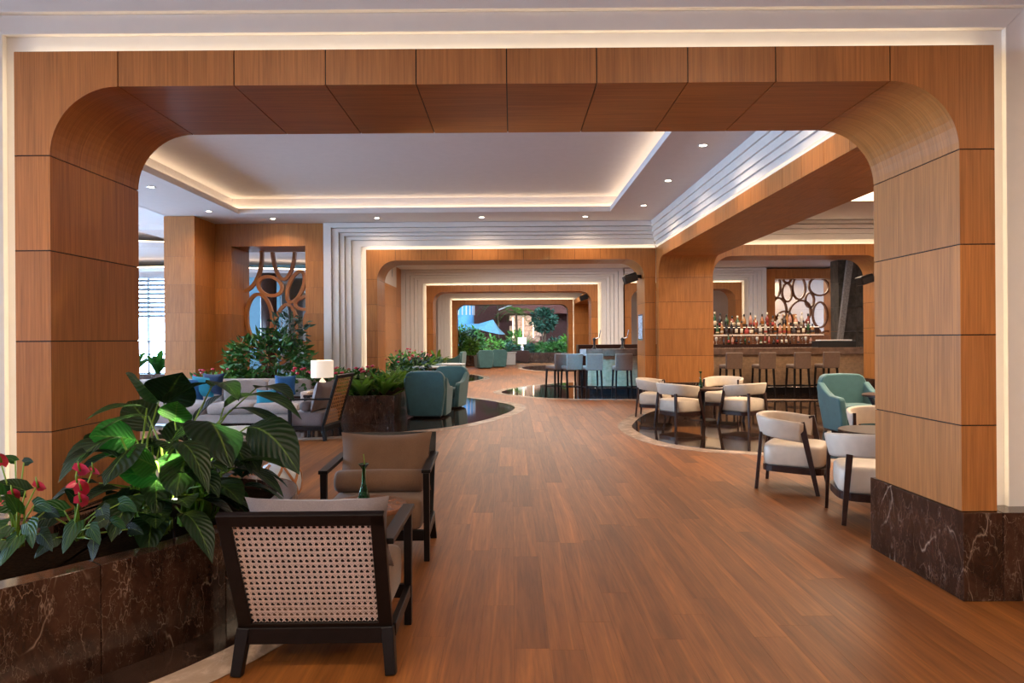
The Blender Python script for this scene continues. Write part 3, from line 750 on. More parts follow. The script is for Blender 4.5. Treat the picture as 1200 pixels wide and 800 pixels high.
def round_table(loc, r, h, label, legs='pedestal'):
    t = empty('round_table', loc, 0, label, 'table', 'dark round lounge tables')
    B().lathe([(r-.03, h-.035), (r, h-.028), (r, h-.006), (r-.008, h)], 40).build('table_top', M['walnut'], t)
    if legs == 'pedestal':
        B().lathe([(.05, .02), (.04, .1), (.04, h-.035)], 16).build('pedestal', M['dark'], t, True)
        B().lathe([(r*.62, 0), (r*.62, .014), (.05, .03)], 32).build('base', M['dark'], t)
    else:
        for k in range(4):
            a = PI/4+k*PI/2
            B().bar((math.cos(a)*r*.8, math.sin(a)*r*.8, h-.03), (math.cos(a)*.08, math.sin(a)*.08, .12), .09, .03, .05, .03).build('leg', M['dark'], t)
        B().lathe([(.24, 0), (.24, .02), (.09, .12), (.05, .14)], 24).build('base', M['dark'], t)
    return t
round_table((3.47, 12.45, 0), .37, .585, 'dark round table among the four cream chairs by the bar arch')
round_table((3.58, 6.66, 0), .37, .59, 'dark round table half hidden behind the right oak pillar')
round_table((5.28, 9.4, 0), .42, .70, 'brown table on splayed legs in front of the right teal armchair', 'splay')
bottle_vase((3.42, 12.4, .585), 'green bottle vase on the table among four cream chairs', .3)
bottle_vase((3.60, 6.62, .59), 'dark green bottle vase on the table at the right oak pillar', .27)

# ------------------------------------------------------------------ teal armchairs
def armchair(loc, rz, label, s=1.0):
    t = empty('teal_armchair', loc, rz, label, 'armchair', 'teal velvet armchairs'); t.scale = (s, s, s)
    # back: tapered towards the floor and leaning, rounded shoulders
    prof = [(-.31, .04), (.31, .04), (.385, .52), (.375, .78), (.335, .86), (.27, .895), (0, .905), (-.27, .895), (-.335, .86), (-.375, .78), (-.385, .52)]
    f0 = lambda a, z, h: (a, h+.10+.10*max(0, z-.3), z)
    B().prism(prof, .13, .28, f0).build('backrest', M['teal'], t, bevel=.03, seg=3)
    for sd in (-1, 1):
        pr = [(.24, .04), (-.33, .04), (-.36, .30), (-.34, .54), (-.30, .57), (-.05, .585), (.12, .66), (.30, .78), (.36, .70)]
        f = lambda y, z, h, sd=sd: (sd*(h+.05*min(z, .55)/.55), y, z)
        if sd < 0: pr = pr[::-1]
        B().prism(pr, .27, .375, f).build('arm', M['teal'], t, bevel=.028, seg=3)
    B().super((0, -.05, .33), .285, .31, .115, .25, .3, 24, 10).build('seat_cushion', M['teal'], t, True)
    B().box(-.28, .28, -.31, .22, .04, .24).build('seat_base', M['teal'], t, bevel=.015)
    B().box(-.26, .26, -.28, .24, 0, .045).build('foot_plinth', M['dark'], t)
    return t
armchair((5.36, 10.72, 0), face(.05, -1), 'teal armchair facing us on the right near the brown bar stools')
armchair((-1.63, 13.35, 0), face(.08, 1), 'teal armchair seen from behind beside the red flowered planter')
armchair((-1.45, 15.05, 0), face(-.25, -1), 'grey green armchair just beyond the teal one by the left planter')
armchair((-2.75, 33.5, 0), face(-.9, .2), 'far teal armchair in profile at the left planter end')
armchair((-1.45, 35.0, 0), face(-.3, 1), 'distant teal armchair before the garden planter', 1.05)
armchair((-.75, 36.2, 0), face(-.2, 1), 'distant grey green armchair right of the distant teal one', 1.05)

# ------------------------------------------------------------------ bar, stools
def bar_stool(loc, rz, label):
    t = empty('bar_stool', loc, rz, label, 'bar stool', 'brown leather bar stools')
    B().super((0, 0, .765), .215, .215, .055, .16, .3, 24, 8).build('seat', M['brownl'], t, True)
    f = lambda x, z, h: (x, h+.06*(z-.7), z)
    B().prism([(-.21, .71), (.21, .71), (.215, 1.12), (-.215, 1.12)], .175, .25, f).build('backrest', M['brownl'], t, bevel=.02, seg=3)
    for sx in (-1, 1):
        for sy in (-1, 1): B().bar((sx*.18, sy*.18, .72), (sx*.205, sy*.215, 0), .042, .042, .03, .03).build('leg', M['dark'], t)
    for s in (-1, 1):
        B().box(-.19, .19, s*.197-.012, s*.197+.012, .27, .295).build('stretcher', M['dark'], t)
        B().box(s*.193-.012, s*.193+.012, -.19, .19, .27, .295).build('stretcher', M['dark'], t)
    return t
ordw = ['first', 'second', 'third', 'fourth', 'fifth', 'sixth', 'seventh', 'eighth', 'ninth', 'tenth', 'eleventh', 'twelfth', 'thirteenth', 'fourteenth', 'fifteenth', 'sixteenth', 'seventeenth', 'eighteenth', 'nineteenth', 'twentieth', 'twenty first', 'twenty second', 'twenty third', 'twenty fourth', 'twenty fifth', 'twenty sixth', 'twenty seventh', 'twenty eighth', 'twenty ninth', 'thirtieth', 'thirty first', 'thirty second', 'thirty third', 'thirty fourth', 'thirty fifth', 'thirty sixth']
for k, (px, yy) in enumerate(((855.5, 17.25), (894, 17.2), (934.5, 17.15), (968, 17.4))):
    bar_stool(((px-600)*yy/800, yy, 0), PI+.12, ordw[k]+' brown bar stool from the left under the right bar arch')
for k, (px, yy, a) in enumerate(((652, 17.6, .55), (669, 17.3, .3), (693.5, 17.05, .15), (728.5, 16.95, .08))):
    bar_stool(((px-600)*yy/800, yy, 0), PI+a, ordw[k]+' blue lit bar stool from the left along the rounded bar end')
bar = empty('bar_counter', (0, 0, 0), 0, 'long brown topped bar with ribbed tan front and rounded left end', 'bar counter')
bp = [(12.2, 17.9), (12.2, 18.55), (2.6, 18.55), (2.0, 18.4), (1.6, 18.1), (1.75, 17.95), (2.2, 17.88), (3.0, 17.85)][::-1]
bp = [(2.9, 17.85), (12.2, 17.85), (12.2, 18.55), (2.9, 18.55), (2.35, 18.5), (1.95, 18.35), (1.8, 18.2), (1.95, 18.02), (2.35, 17.88)]
B().prism(bp, 1.04, 1.22).build('counter_top', M['counter'], bar, bevel=.01)
inner = [(2.95, 17.98), (12.15, 17.98), (12.15, 18.5), (2.95, 18.5), (2.45, 18.43), (2.1, 18.3), (2.0, 18.2), (2.1, 18.1), (2.45, 18.0)]
b = B(); z = .24
while z < 1.02:
    b.prism(inner, z, z+.034); b.prism(offset(inner, -.02), z+.034, z+.05); z += .05
tag(b.build('ribbed_front', M['rib'], bar), kind='stuff')
B().prism(offset(inner, -.06), 0, .24).build('toe_kick', M['dark'], bar)
B().tube([(2.0, 17.75, .2), (12, 17.75, .2)], .02, 8).build('foot_rail', M['chrome'], bar)
bb = empty('back_bar', (0, 0, 0), 0, 'stepped back bar shelving loaded with bottles behind the counter', 'shelf')
B().box(4.6, 9.2, 19.6, 20.0, 0, 1.30).build('cabinet', M['walnut'], bb)
B().box(4.6, 9.2, 19.75, 20.25, 1.30, 1.56).build('riser', M['tabletop'], bb)
B().box(4.55, 9.0, 19.68, 20.0, 1.56, 1.59).build('shelf', M['cream_stone'], bb)
B().box(4.6, 9.0, 20.0, 20.26, 1.56, 1.80).build('riser', M['walnut'], bb)
B().box(4.6, 9.0, 19.70, 19.72, 1.552, 1.56).build('shelf_light', M['shelf_led'], bb); B().box(4.6, 9.0, 19.985, 19.998, 1.785, 1.798).build('shelf_light', M['shelf_led'], bb)
B().box(1.9, 4.3, 19.6, 20.2, 0, 1.32).build('cabinet', M['walnut'], bb)
gl = {}
BOT = dict(amber=(0.26, 0.085, 0.015), green=(0.015, 0.07, 0.02), clear=(0.50, 0.46, 0.40), dark=(0.012, 0.008, 0.008), red=(0.20, 0.02, 0.012), brown=(0.09, 0.035, 0.015), pink=(0.45, 0.22, 0.15), honey=(0.34, 0.16, 0.05), black=(.006, .006, .007))
for k, c in BOT.items(): gl[k] = plain('bottle_glass_'+k, c, 0.08, amt=0.1, spec=0.7)
lab = [plain('bottle_paper', (0.62, 0.55, 0.42), 0.6), plain('bottle_paper_dark', (0.04, 0.03, 0.03), 0.6), plain('bottle_paper_red', (0.35, 0.04, 0.03), 0.6)]
bm_ = []
shapes = [[(.036, 0), (.038, .17), (.03, .2), (.014, .23), (.013, .29), (.015, .3)], [(.042, 0), (.044, .12), (.04, .15), (.016, .19), (.014, .25), (.017, .27)],
          [(.034, 0), (.034, .19), (.016, .24), (.014, .31), (.016, .32)], [(.05, 0), (.05, .09), (.035, .14), (.015, .17), (.014, .22), (.018, .235)]]
rb = random.Random(11)
def bottle(loc, label, kind, group, k=1.0):
    s = shapes[rb.randrange(4)]; r = s[0][0]; h = s[-1][1]
    t = empty('bottle', loc, rb.random()*6, label, 'bottle', group); t.scale = (k, k, k)
    B().lathe(s, 10).build('glass_body', gl[kind], t, True)
    B().lathe([(r+.001, h*.12), (r+.001, h*.42)], 10).build('paper_label', lab[rb.randrange(3)], t, True)
    B().lathe([(s[-1][0]+.002, h-.045), (s[-1][0]+.002, h+.006)], 8).build('cap', M['black'] if rb.random() < .6 else lab[rb.randrange(2)], t, True)
kk = list(BOT)
for i in range(24):
    kd = rb.choice(kk); x = 4.78+i*.172+rb.uniform(-.02, .02)
    bottle((x, 20.13, 1.80), '%s bottle, %s from the left in the topmost row of the back bar' % (kd, ordw[i]), kd, 'bottles in the topmost row of the back bar', 1.4)
for i in range(30):
    kd = rb.choice(kk); x = 4.72+i*.139+rb.uniform(-.02, .02)
    bottle((x, 19.84, 1.59), '%s bottle, %s from the left in the middle row of the back bar' % (kd, ordw[i]), kd, 'bottles in the middle row of the back bar', 1.2)
for i in range(34):
    x = 4.7+i*.118+rb.uniform(-.015, .015)
    if rb.random() < .55:
        kd = rb.choice(kk)
        bottle((x, 19.66, 1.30), '%s bottle, %s piece from the left in the lowest row of the back bar' % (kd, ordw[i]), kd, 'bottles and glasses in the lowest row of the back bar', rb.uniform(.7, 1.0))
    else:
        o = B().lathe([(.03, 0), (.03, .004), (.005, .012), (.005, .08), (.038, .12), (.042, .17), (.035, .21)], 10).build('wine_glass', M['wglass'] if i % 2 else gl['clear'], None, True, loc=(x, 19.66, 1.30))
        tag(o, 'stemmed glass, %s piece from the left in the lowest row of the back bar' % ordw[i], 'glass', 'bottles and glasses in the lowest row of the back bar')
t = empty('serving_tray', (8.55, 18.15, 1.22), 0, 'long black serving box on the right end of the bar', 'tray')
B().box(-.5, .5, -.2, .2, 0, .17).build('box_body', M['black'], t, bevel=.01); B().box(-.42, .42, -.16, .16, .17, .2).build('folded_cloth', M['white'], t, bevel=.015)
for k, x in enumerate((2.2, 2.95)):
    t = empty('beer_tap', (x, 18.25, 1.22), 0, ('left' if k == 0 else 'right')+' dark tap fitting on the rounded bar end', 'tap', 'taps on the bar')
    B().lathe([(.07, 0), (.07, .02), (.03, .05), (.03, .2), (.05, .26), (.02, .3)], 14).build('tap_column', M['black'], t, True)
    B().tube([(0, 0, .26), (.12, -.05, .3), (.16, -.06, .5)], .016, 6).build('tap_handle', M['chrome'], t)

# ------------------------------------------------------------------ wall speakers, small framed print
def speaker(loc, rz, label, k=1.0):
    t = empty('wall_speaker', loc, rz, label, 'speaker', 'black speakers on the arch jambs'); t.scale = (k,)*3
    Mx = Matrix.Rotation(R(18), 4, 'X')
    B().prism([(-.16, -.1), (.16, -.1), (.19, .06), (.15, .11), (-.15, .11), (-.19, .06)], -.30, .0, lambda x, z, h: (x, h, z)).build('cabinet', M['black'], t, bevel=.015, seg=2).matrix_basis = Mx
    B().prism([(-.14, -.085), (.14, -.085), (.16, .06), (.13, .09), (-.13, .09), (-.16, .06)], -.31, -.30, lambda x, z, h: (x, h, z)).build('grille', M['dark'], t).matrix_basis = Mx
    B().box(-.04, .04, 0, .12, -.04, .04).build('bracket', M['black'], t)
speaker((2.9, 15.9, 2.93), -PI/2, 'black wall speaker on the right jamb of the hall end arch', .95)
speaker((8.36, 15.9, 2.86), -PI/2, 'black wall speaker on the right jamb of the bar arch', .95)
speaker((2.92, 26.4, 3.12), -PI/2, 'black wall speaker on the right jamb of the second arch down the hall', .95)
t = empty('framed_print', (3.018, 15.98, 1.75), 0, 'small pale blue framed print on the right jamb of the hall end arch', 'picture')
B().box(-.012, 0, -.26, .26, -.30, .30).build('picture_frame', M['chrome'], t); B().box(-.015, -.011, -.23, .23, -.27, .27).build('print', M['pict'], t)

# ------------------------------------------------------------------ left seating: sofa, pillows, lamp, drum table, garden stool
t = empty('sofa', (-5.25, 12.2, 0), 0, 'long pale upholstered sofa in front of the green planting at left', 'sofa')
for k in range(4):
    x = -1.2+k*.8
    B().super((x, -.1, .33), .398, .43, .10, .12, .3, 24, 8).build('seat_cushion', M['sofafab'], t, True)
    B().super((x, .30, .58), .398, .11, .22, .14, .3, 24, 8).build('back_cushion', M['sofafab'], t, True)
B().box(-1.62, 1.62, -.5, .45, .08, .24).build('sofa_base', M['sofafab'], t, bevel=.02)
B().box(-1.64, 1.64, .36, .48, .08, .80).build('sofa_back', M['sofafab'], t, bevel=.03, seg=3)
for s in (-1, 1): B().box(s*1.68-.07, s*1.68+.07, -.5, .48, .08, .62).build('arm', M['sofafab'], t, bevel=.03, seg=3)
for sx in (-1, 1):
    for sy in (-.42, .36): B().box(sx*1.5-.03, sx*1.5+.03, sy-.03, sy+.03, 0, .08).build('leg', M['dark'], t)
def pillow(px, py, yy, w_, m, label, a=0.0, tilt=.25):
    p = at(px, py, yy)
    o = B().pillow(w_, w_, .16).build('throw_pillow', M[m], None, True); o.location = p; o.rotation_euler = (-tilt, 0, a)
    tag(o, label, 'pillow', 'throw pillows on the sofa')
pillow(224, 456, 11.95, .40, 'blue_pillow', 'leftmost blue patterned pillow on the pale sofa', .3)
pillow(238, 453, 12.02, .40, 'cyan_pillow', 'cyan pillow next to the leftmost blue one on the sofa', .1)
pillow(249, 450, 12.06, .40, 'navy_pillow', 'navy pillow third from the left on the sofa', -.1)
pillow(312, 467, 11.9, .34, 'cyan_pillow', 'bright turquoise pillow at the right of the sofa seat', .15)
pillow(326, 467, 11.97, .34, 'navy_pillow', 'navy pillow right of the bright turquoise one', -.2)
pillow(334, 451, 12.1, .36, 'blue_pillow', 'dark blue pillow on the right end of the sofa back', .2)
t = empty('lamp_table', (-3.2, 11.5, 0), 0, 'dark side table under the white lamp behind the profile chair', 'table')
B().box(-.25, .25, -.25, .25, .56, .60).build('table_top', M['walnut'], t, bevel=.004)
for sx in (-1, 1):
    for sy in (-1, 1): B().box(sx*.22-.02, sx*.22+.02, sy*.22-.02, sy*.22+.02, 0, .56).build('leg', M['dark'], t)
def table_lamp(loc, label, k=1.0):
    t = empty('table_lamp', loc, 0, label, 'lamp', 'white drum table lamps'); t.scale = (k,)*3
    B().lathe([(.08, 0), (.08, .015), (.075, .03), (.085, .12), (.06, .2), (.02, .26), (.015, .29)], 24).build('lamp_base', M['chrome'], t, True)
    b = B(); b.lathe([(.185, .275), (.185, .56)], 32)
    b.f = [f for f in b.f if len(f) == 4]
    b.build('lamp_shade', M['shade'], t, True)
    l = light('lamp_bulb', 'POINT', (0, 0, .42), 14, WARM, size=.05); l.parent = t
    return t
table_lamp((-3.2, 11.5, .60), 'white drum shade table lamp beside the profile lounge chair')
t = empty('drum_table', (-3.36, 8.25, 0), 0, 'round grey drum coffee table with white rim behind the big leaves', 'table')
B().lathe([(.50, 0), (.50, .385)], 48).build('drum_body', M['drum'], t, True); B().lathe([(.515, .385), (.52, .39), (.52, .41), (.51, .415)], 48).build('table_top', M['white'], t)
t = empty('garden_stool', (-2.2, 6.45, 0), 0, 'white ceramic garden stool with orange crossing bands behind the big leaves', 'stool')
prof = [(.10, 0), (.15, .03), (.185, .10), (.195, .17), (.185, .25), (.15, .32), (.10, .35)]
B().lathe(prof, 32).build('stool_body', M['ceramic'], t, True)
def rad(z):
    for (r0, z0), (r1, z1) in zip(prof, prof[1:]):
        if z0 <= z <= z1: return r0+(r1-r0)*(z-z0)/(z1-z0)
    return .1
for k in range(6):
    for sg in (-1, 1):
        pts = []
        for i in range(9):
            z = .01+.33*i/8; a = k*PI/3+sg*(i/8)*PI/3; r = rad(z)+.002; pts.append((r*math.cos(a), r*math.sin(a), z))
        B().tube(pts, .014, 5).build('band', M['strap'], t, True)

# ------------------------------------------------------------------ recessed downlights
def downlight(x, y, z, label, power=55, spot=150):
    t = empty('recessed_downlight', (x, y, z), 0, label, 'downlight', 'recessed ceiling downlights')
    b = B(); b.lathe([(.075, -.002), (.075, -.008), (.055, -.008), (.05, -.002)], 20); b.build('trim_ring', M['white'], t, True)
    B().lathe([(.048, -.004), (.048, -.003)], 16).build('lens', M['lens'], t)
    l = light('downlight_beam', 'SPOT', (0, 0, -.03), power, WARM, size=.06, spot=spot, blend=.7); l.parent = t
for p in ((2.66, 7.3), (-6.2, 7.3), (-6.2, 9.5)): light('front_beam', 'SPOT', (*p, CZ-.03), 55, WARM, size=.06)
for k, yy in enumerate((9.44, 11.55, 13.7)): downlight(2.66, yy, CZ, ordw[k]+' downlight from the front along the right soffit')
for k, yy in enumerate((11.76, 14.0)): downlight(-6.2, yy, CZ, ordw[k]+' downlight from the front along the left soffit')
for k, xx in enumerate((-5.2, -2.93, -.64, 1.62)): downlight(xx, 14.9, CZ, ordw[k]+' downlight from the left along the back soffit')
for k, (xx, yy) in enumerate(((4.8, 8), (4.8, 12), (9.6, 8), (9.6, 12))): light('lounge_beam', 'SPOT', (xx, yy, CZ-.03), 60, WARM, size=.06)
# ------------------------------------------------------------------ plants
def blade(P0, P1, width, arch_=0.18, side=None, fold=0.25, n=9, wave=0.0, shape='lily', ph=0.0):
    """one arching leaf blade from P0 to P1 with a folded midrib; returns a mesh builder with uv"""
    P0, P1 = Vector(P0), Vector(P1); d = P1-P0; L = d.length
    mid = (P0+P1)/2+Vector((0, 0, 1))*arch_*L*2
    side = Vector(side) if side else None
    b = B(); rows = []
    prev = None
    for i in range(n+1):
        t = i/n; p = P0*(1-t)**2+mid*2*t*(1-t)+P1*t*t
        tg = ((mid-P0)*(1-t)+(P1-mid)*t).normalized()
        s_ = side if side else tg.cross(Vector((0, 0, 1)))
        if s_.length < .15: s_ = prev or Vector((1, 0, 0))
        s_ = (s_-tg*s_.dot(tg)).normalized(); prev = s_
        up = s_.cross(tg).normalized()
        if up.z < 0 and not side: up = -up
        if shape == 'lily': wd = width/2*(max(0.0, math.sin(PI*min(1, t**.78)))**.75)*(1 if t < .85 else (1-t)/.15*.55+.45)
        elif shape == 'heart': wd = width/2*(1.02*(1-t)**.62*(min(1, .55+t*3)))
        else: wd = width/2*(math.sin(PI*(.08+.92*t))**.6)
        row = []
        for j in range(5):
            u = -1+j/2
            q = p+s_*u*wd*math.cos(fold*abs(u))+up*abs(u)*wd*math.sin(fold)+up*wave*wd*math.sin(t*9+ph+u*2)*abs(u)
            if shape == 'heart' and i == 0: q = q-tg*abs(u)*width*.22
            row.append((q, (j/4, t)))
        rows.append(row)
    for i in range(n):
        for j in range(4):
            c = (rows[i][j], rows[i][j+1], rows[i+1][j+1], rows[i+1][j])
            b.face([x[0] for x in c], [x[1] for x in c])
    return b
def weld(o):
    bm = bmesh.new(); bm.from_mesh(o.data); bmesh.ops.remove_doubles(bm, verts=bm.verts, dist=1e-5)
    for f in bm.faces: f.smooth = True
    bm.to_mesh(o.data); bm.free(); return o
# planter in front at left: curved marble box with slab joints
def planter(name, label, pts, h, ledge, seglen, floor_band=False, top=None):
    """closed outline pts (ccw); every slab between joints is its own piece"""
    t = empty(name, (0, 0, 0), 0, label, 'planter')
    inn = offset(pts, -ledge); n = len(pts)
    acc = 0; start = 0; cuts = [0]
    for i in range(n):
        acc += (Vector(pts[(i+1) % n])-Vector(pts[i])).length
        if acc > seglen or i == n-1: cuts.append(i+1); acc = 0
    for a, c in zip(cuts, cuts[1:]):
        b = B()
        ids = [i % n for i in range(a, c+1)]
        o_ = [Vector(pts[i]) for i in ids]; q_ = [Vector(inn[i]) for i in ids]
        e0 = (o_[1]-o_[0]).normalized()*.0012; e1 = (o_[-1]-o_[-2]).normalized()*.0012
        o_[0] = o_[0]+e0; q_[0] = q_[0]+e0; o_[-1] = o_[-1]-e1; q_[-1] = q_[-1]-e1
        poly = [(p.x, p.y) for p in o_]+[(p.x, p.y) for p in reversed(q_)]
        b.prism(poly, 0.004, h); b.build('marble_slab', M['marble'], t, bevel=.003)
    tag(B().prism(inn, .02, h-.07).build('soil', M['soil'], t), kind='stuff')
    return t
pf = catmull([(-3.4, 1.55), (-2.62, 2.2), (-2.08, 2.77), (-1.85, 3.06), (-1.665, 3.33), (-1.50, 3.70), (-1.42, 4.1), (-1.44, 4.55), (-1.62, 4.92), (-2.0, 5.1), (-2.5, 5.12)], 5, False)
ring = pf+[(-2.585, 5.12), (-2.585, 3.83), (-4.3, 3.83), (-4.3, 1.55)]
planter('marble_planter', 'low curved brown marble planter with big leafed lilies at the near left', ring, .5, .125, .62)
band = offset(pf+[(-4.4, 5.2), (-4.4, 1.5)], .24)[:len(pf)]; band2 = offset(pf+[(-4.4, 5.2), (-4.4, 1.5)], .46)[:len(pf)]
for a_, c_, nm, mm, zz in ((pf, band, 'marble_inset', 'inset', .006), (band, band2, 'stone_border', 'cream_stone', .005)):
    b = B()
    for i in range(1, len(pf)-1):
        b.face([(*a_[i], zz), (*c_[i], zz), (*c_[i+1], zz), (*a_[i+1], zz)][::-1])
    b.build(nm, M[mm], floor)
# --- peace lilies: every large leaf a part
def lily(name, label, crown, leaves, fill, seed, lit=(), group='peace lilies in the near planter'):
    t = empty(name, crown, 0, label, 'plant', group); c = Vector(crown); rr = random.Random(seed)
    def one(p0, p1, wd, arc, fold, side=None, matn='leaf'):
        p0, p1 = Vector(p0), Vector(p1)
        o = weld(blade(p0-c, p1-c, wd*1.32, arc, side, fold, 9, .06, 'lily', rr.random()*6).build('leaf', M[matn], t, True))
        m1 = Vector((rr.uniform(-.09, .09), rr.uniform(-.09, .09), .0)); q = p0-c
        m2 = Vector((m1.x*.6+q.x*.35, m1.y*.6+q.y*.35, q.z*.62+.06))
        B().tube([m1, m2, q], [.0085, .0065, .0045], 6).build('stem', M['stem'], t, True)
    for k, (bx, by, by_y, tx, ty, ty_y, wd, arc, fold, sd) in enumerate(leaves):
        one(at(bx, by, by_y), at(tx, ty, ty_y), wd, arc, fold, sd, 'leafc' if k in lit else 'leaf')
    for _ in range(fill):
        a = rr.uniform(0, 2*PI); hgt = rr.uniform(.08, .5); rad_ = rr.uniform(.08, .28)
        p0 = c+Vector((math.cos(a)*rad_, math.sin(a)*rad_, hgt)); ln = rr.uniform(.24, .38)
        p1 = p0+Vector((math.cos(a)*ln*.85, math.sin(a)*ln*.85, rr.uniform(-.22, .06)))
        if p1.x < -2.52: p1.x = -2.52+rr.uniform(0, .03)
        one(p0, p1, rr.uniform(.10, .16), rr.uniform(.10, .22), .25)
    return t
SX = (1, 0, 0)
Ls1 = [ # base px,py,Y, tip px,py,Y, width, arch, fold, side
 (186, 470, 3.95, 147, 437, 3.75, .165, .06, .2, (.6, -.2, -.75)),
 (172, 478, 3.75, 98, 494, 3.55, .115, .12, .2, None),
 (174, 487, 3.65, 110, 508, 3.45, .10, .10, .15, None),
 (160, 515, 3.6, 104, 511, 3.4, .16, .03, .2, (.2, -.3, -1)),
 (142, 513, 3.5, 68, 566, 3.25, .17, .16, .2, None),
 (159, 520, 3.45, 122, 569, 3.2, .17, .10, .2, (.9, .1, .5)),
 (184, 548, 3.45, 148, 533, 3.3, .13, .05, .2, (.3, -.3, -.9)),
 (185, 560, 3.5, 138, 556, 3.3, .10, .05, .2, (.2, -.3, -.9)),
 (162, 586, 3.5, 124, 580, 3.25, .10, .10, .2, None),
 (165, 600, 3.5, 195, 610, 3.3, .13, .10, .2, None),
 (150, 575, 3.4, 98, 590, 3.2, .12, .15, .2, None),
 (178, 505, 3.9, 150, 470, 4.1, .16, .05, .2, SX)]
Ls2 = [
 (192, 472, 4.1, 214, 436, 3.95, .23, .03, .25, (1, -.1, .25)),
 (205, 494, 3.85, 208, 470, 3.7, .14, .04, .2, SX),
 (192, 473, 4.0, 252, 448, 3.9, .13, .07, .2, None),
 (248, 453, 4.1, 280, 470, 3.8, .12, .14, .2, None),
 (220, 530, 3.6, 206, 583, 3.3, .185, .08, .22, (1, .1, .05)),
 (238, 494, 3.75, 271, 549, 3.4, .22, .16, .22, (1, .15, -.25)),
 (262, 478, 4.1, 354, 492, 3.95, .15, .20, .2, None),
 (270, 480, 4.15, 352, 530, 4.0, .10, .16, .2, None),
 (290, 500, 4.0, 351, 556, 3.75, .19, .14, .2, (.9, .2, .55)),
 (270, 520, 4.0, 304, 555, 3.8, .15, .12, .2, None),
 (268, 552, 4.0, 333, 583, 3.85, .10, .17, .2, None),
 (245, 562, 3.9, 280, 598, 3.7, .17, .10, .2, None),
 (243, 568, 3.8, 284, 592, 3.6, .15, .12, .2, None),
 (226, 495, 4.2, 262, 462, 4.3, .15, .06, .2, None),
 (300, 455, 4.25, 345, 470, 4.1, .14, .12, .2, None),
 (215, 480, 4.2, 190, 455, 4.35, .16, .08, .2, None),
 (232, 520, 4.2, 300, 515, 4.3, .14, .14, .2, None)]
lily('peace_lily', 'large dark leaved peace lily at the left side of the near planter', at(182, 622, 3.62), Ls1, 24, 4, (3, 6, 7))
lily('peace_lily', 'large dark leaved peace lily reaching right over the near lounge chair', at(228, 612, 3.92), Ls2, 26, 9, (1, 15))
# spotlight staked in the soil under the lilies
t = empty('garden_spotlight', at(204, 604, 3.6), 0, 'small spotlight staked in the soil beneath the peace lilies', 'lamp')
B().lathe([(.03, 0), (.035, .08), (.03, .085)], 16).build('lamp_body', M['black'], t, True); B().lathe([(.014, .086), (.014, .087)], 14).build('lens', M['lens'], t)
B().lathe([(.006, -.12), (.006, 0)], 6).build('stake', M['black'], t)
l = light('lily_uplight', 'SPOT', (0, 0, .11), 110, (1.0, .9, .6), (PI, 0, 0), .03, spot=140); l.parent = t
# anthuriums: heart leaves and red spathes, each a part
def anthurium(crown, label, leaves, flowers, seed, group='anthuriums in the near planter', size=.13):
    t = empty('anthurium', crown, 0, label, 'plant', group); c = Vector(crown); rr = random.Random(seed)
    def stalk(q, m='stem', r=.004):
        B().tube([(rr.uniform(-.03, .03), rr.uniform(-.03, .03), 0), (q.x*.4, q.y*.4, q.z*.6), q], [r, r, r*.8], 5).build('stem', M[m], t, True)
    for px, py, yy, an, w_ in leaves:
        p = at(px, py, yy)-c; w_ *= .74; dr = Vector((math.cos(an), -.35, math.sin(an)*.55)).normalized()*w_*1.35
        weld(blade(p, p+dr, w_, .1, Vector((-math.sin(an), -.1, math.cos(an))), .18, 7, .03, 'heart').build('leaf', M['leafb' if rr.random() < .6 else 'leaf'], t, True)); stalk(p)
    for px, py, yy, an, w_ in flowers:
        p = at(px, py, yy)-c; dr = Vector((math.cos(an), -.5, math.sin(an))).normalized()*w_*1.2
        weld(blade(p, p+dr, w_, .1, Vector((-math.sin(an), -.5, math.cos(an))), .2, 7, .03, 'heart').build('spathe', M['red'], t, True)); stalk(p)
        q = p+dr*.25; B().tube([q, q+Vector((0, -.012, .03)), q+Vector((0, -.016, .05))], [.005, .0045, .002], 6).build('spadix', M['stem'], t, True)
anthurium(at(88, 632, 3.22), 'red flowered anthurium in front of the oak pillar in the near planter',
 [(118, 595, 3.15, -1.2, .12), (122, 608, 3.1, -2.0, .10), (88, 612, 3.05, -1.6, .14), (62, 605, 3.05, -2.4, .13), (105, 618, 3.05, -1.0, .11), (75, 598, 3.15, 2.7, .12), (130, 612, 3.15, -.4, .10),
  (140, 590, 3.2, -.5, .12), (150, 620, 3.2, -.3, .10), (92, 590, 3.2, 1.8, .10), (66, 630, 3.0, -2.0, .11), (110, 632, 3.05, -1.4, .10)],
 [(90, 552, 3.2, .1, .085), (96, 566, 3.15, -2.9, .055), (94, 578, 3.1, .9, .075), (92, 590, 3.1, .5, .075), (108, 552, 3.25, -.2, .05)], 5)
anthurium(at(20, 640, 2.98), 'anthurium with few red spathes at the left edge of the photo',
 [(18, 540, 2.95, 2.6, .06), (28, 542, 2.95, .2, .06), (30, 575, 2.95, 2.6, .12), (12, 590, 2.9, -2.6, .12), (32, 612, 2.9, -1.2, .13), (8, 615, 2.85, -2.0, .14), (40, 592, 2.95, -.3, .11), (20, 600, 2.9, 1.6, .11),
  (0, 580, 2.9, 2.0, .12), (46, 625, 2.9, -.9, .12), (20, 628, 2.85, -1.7, .13), (2, 632, 2.8, -2.0, .13), (52, 600, 3.0, -.3, .10)],
 [(42, 571, 2.95, .05, .065), (2, 545, 2.9, 1.2, .055), (6, 586, 2.9, -2.7, .05), (14, 583, 2.9, .6, .06)], 8)

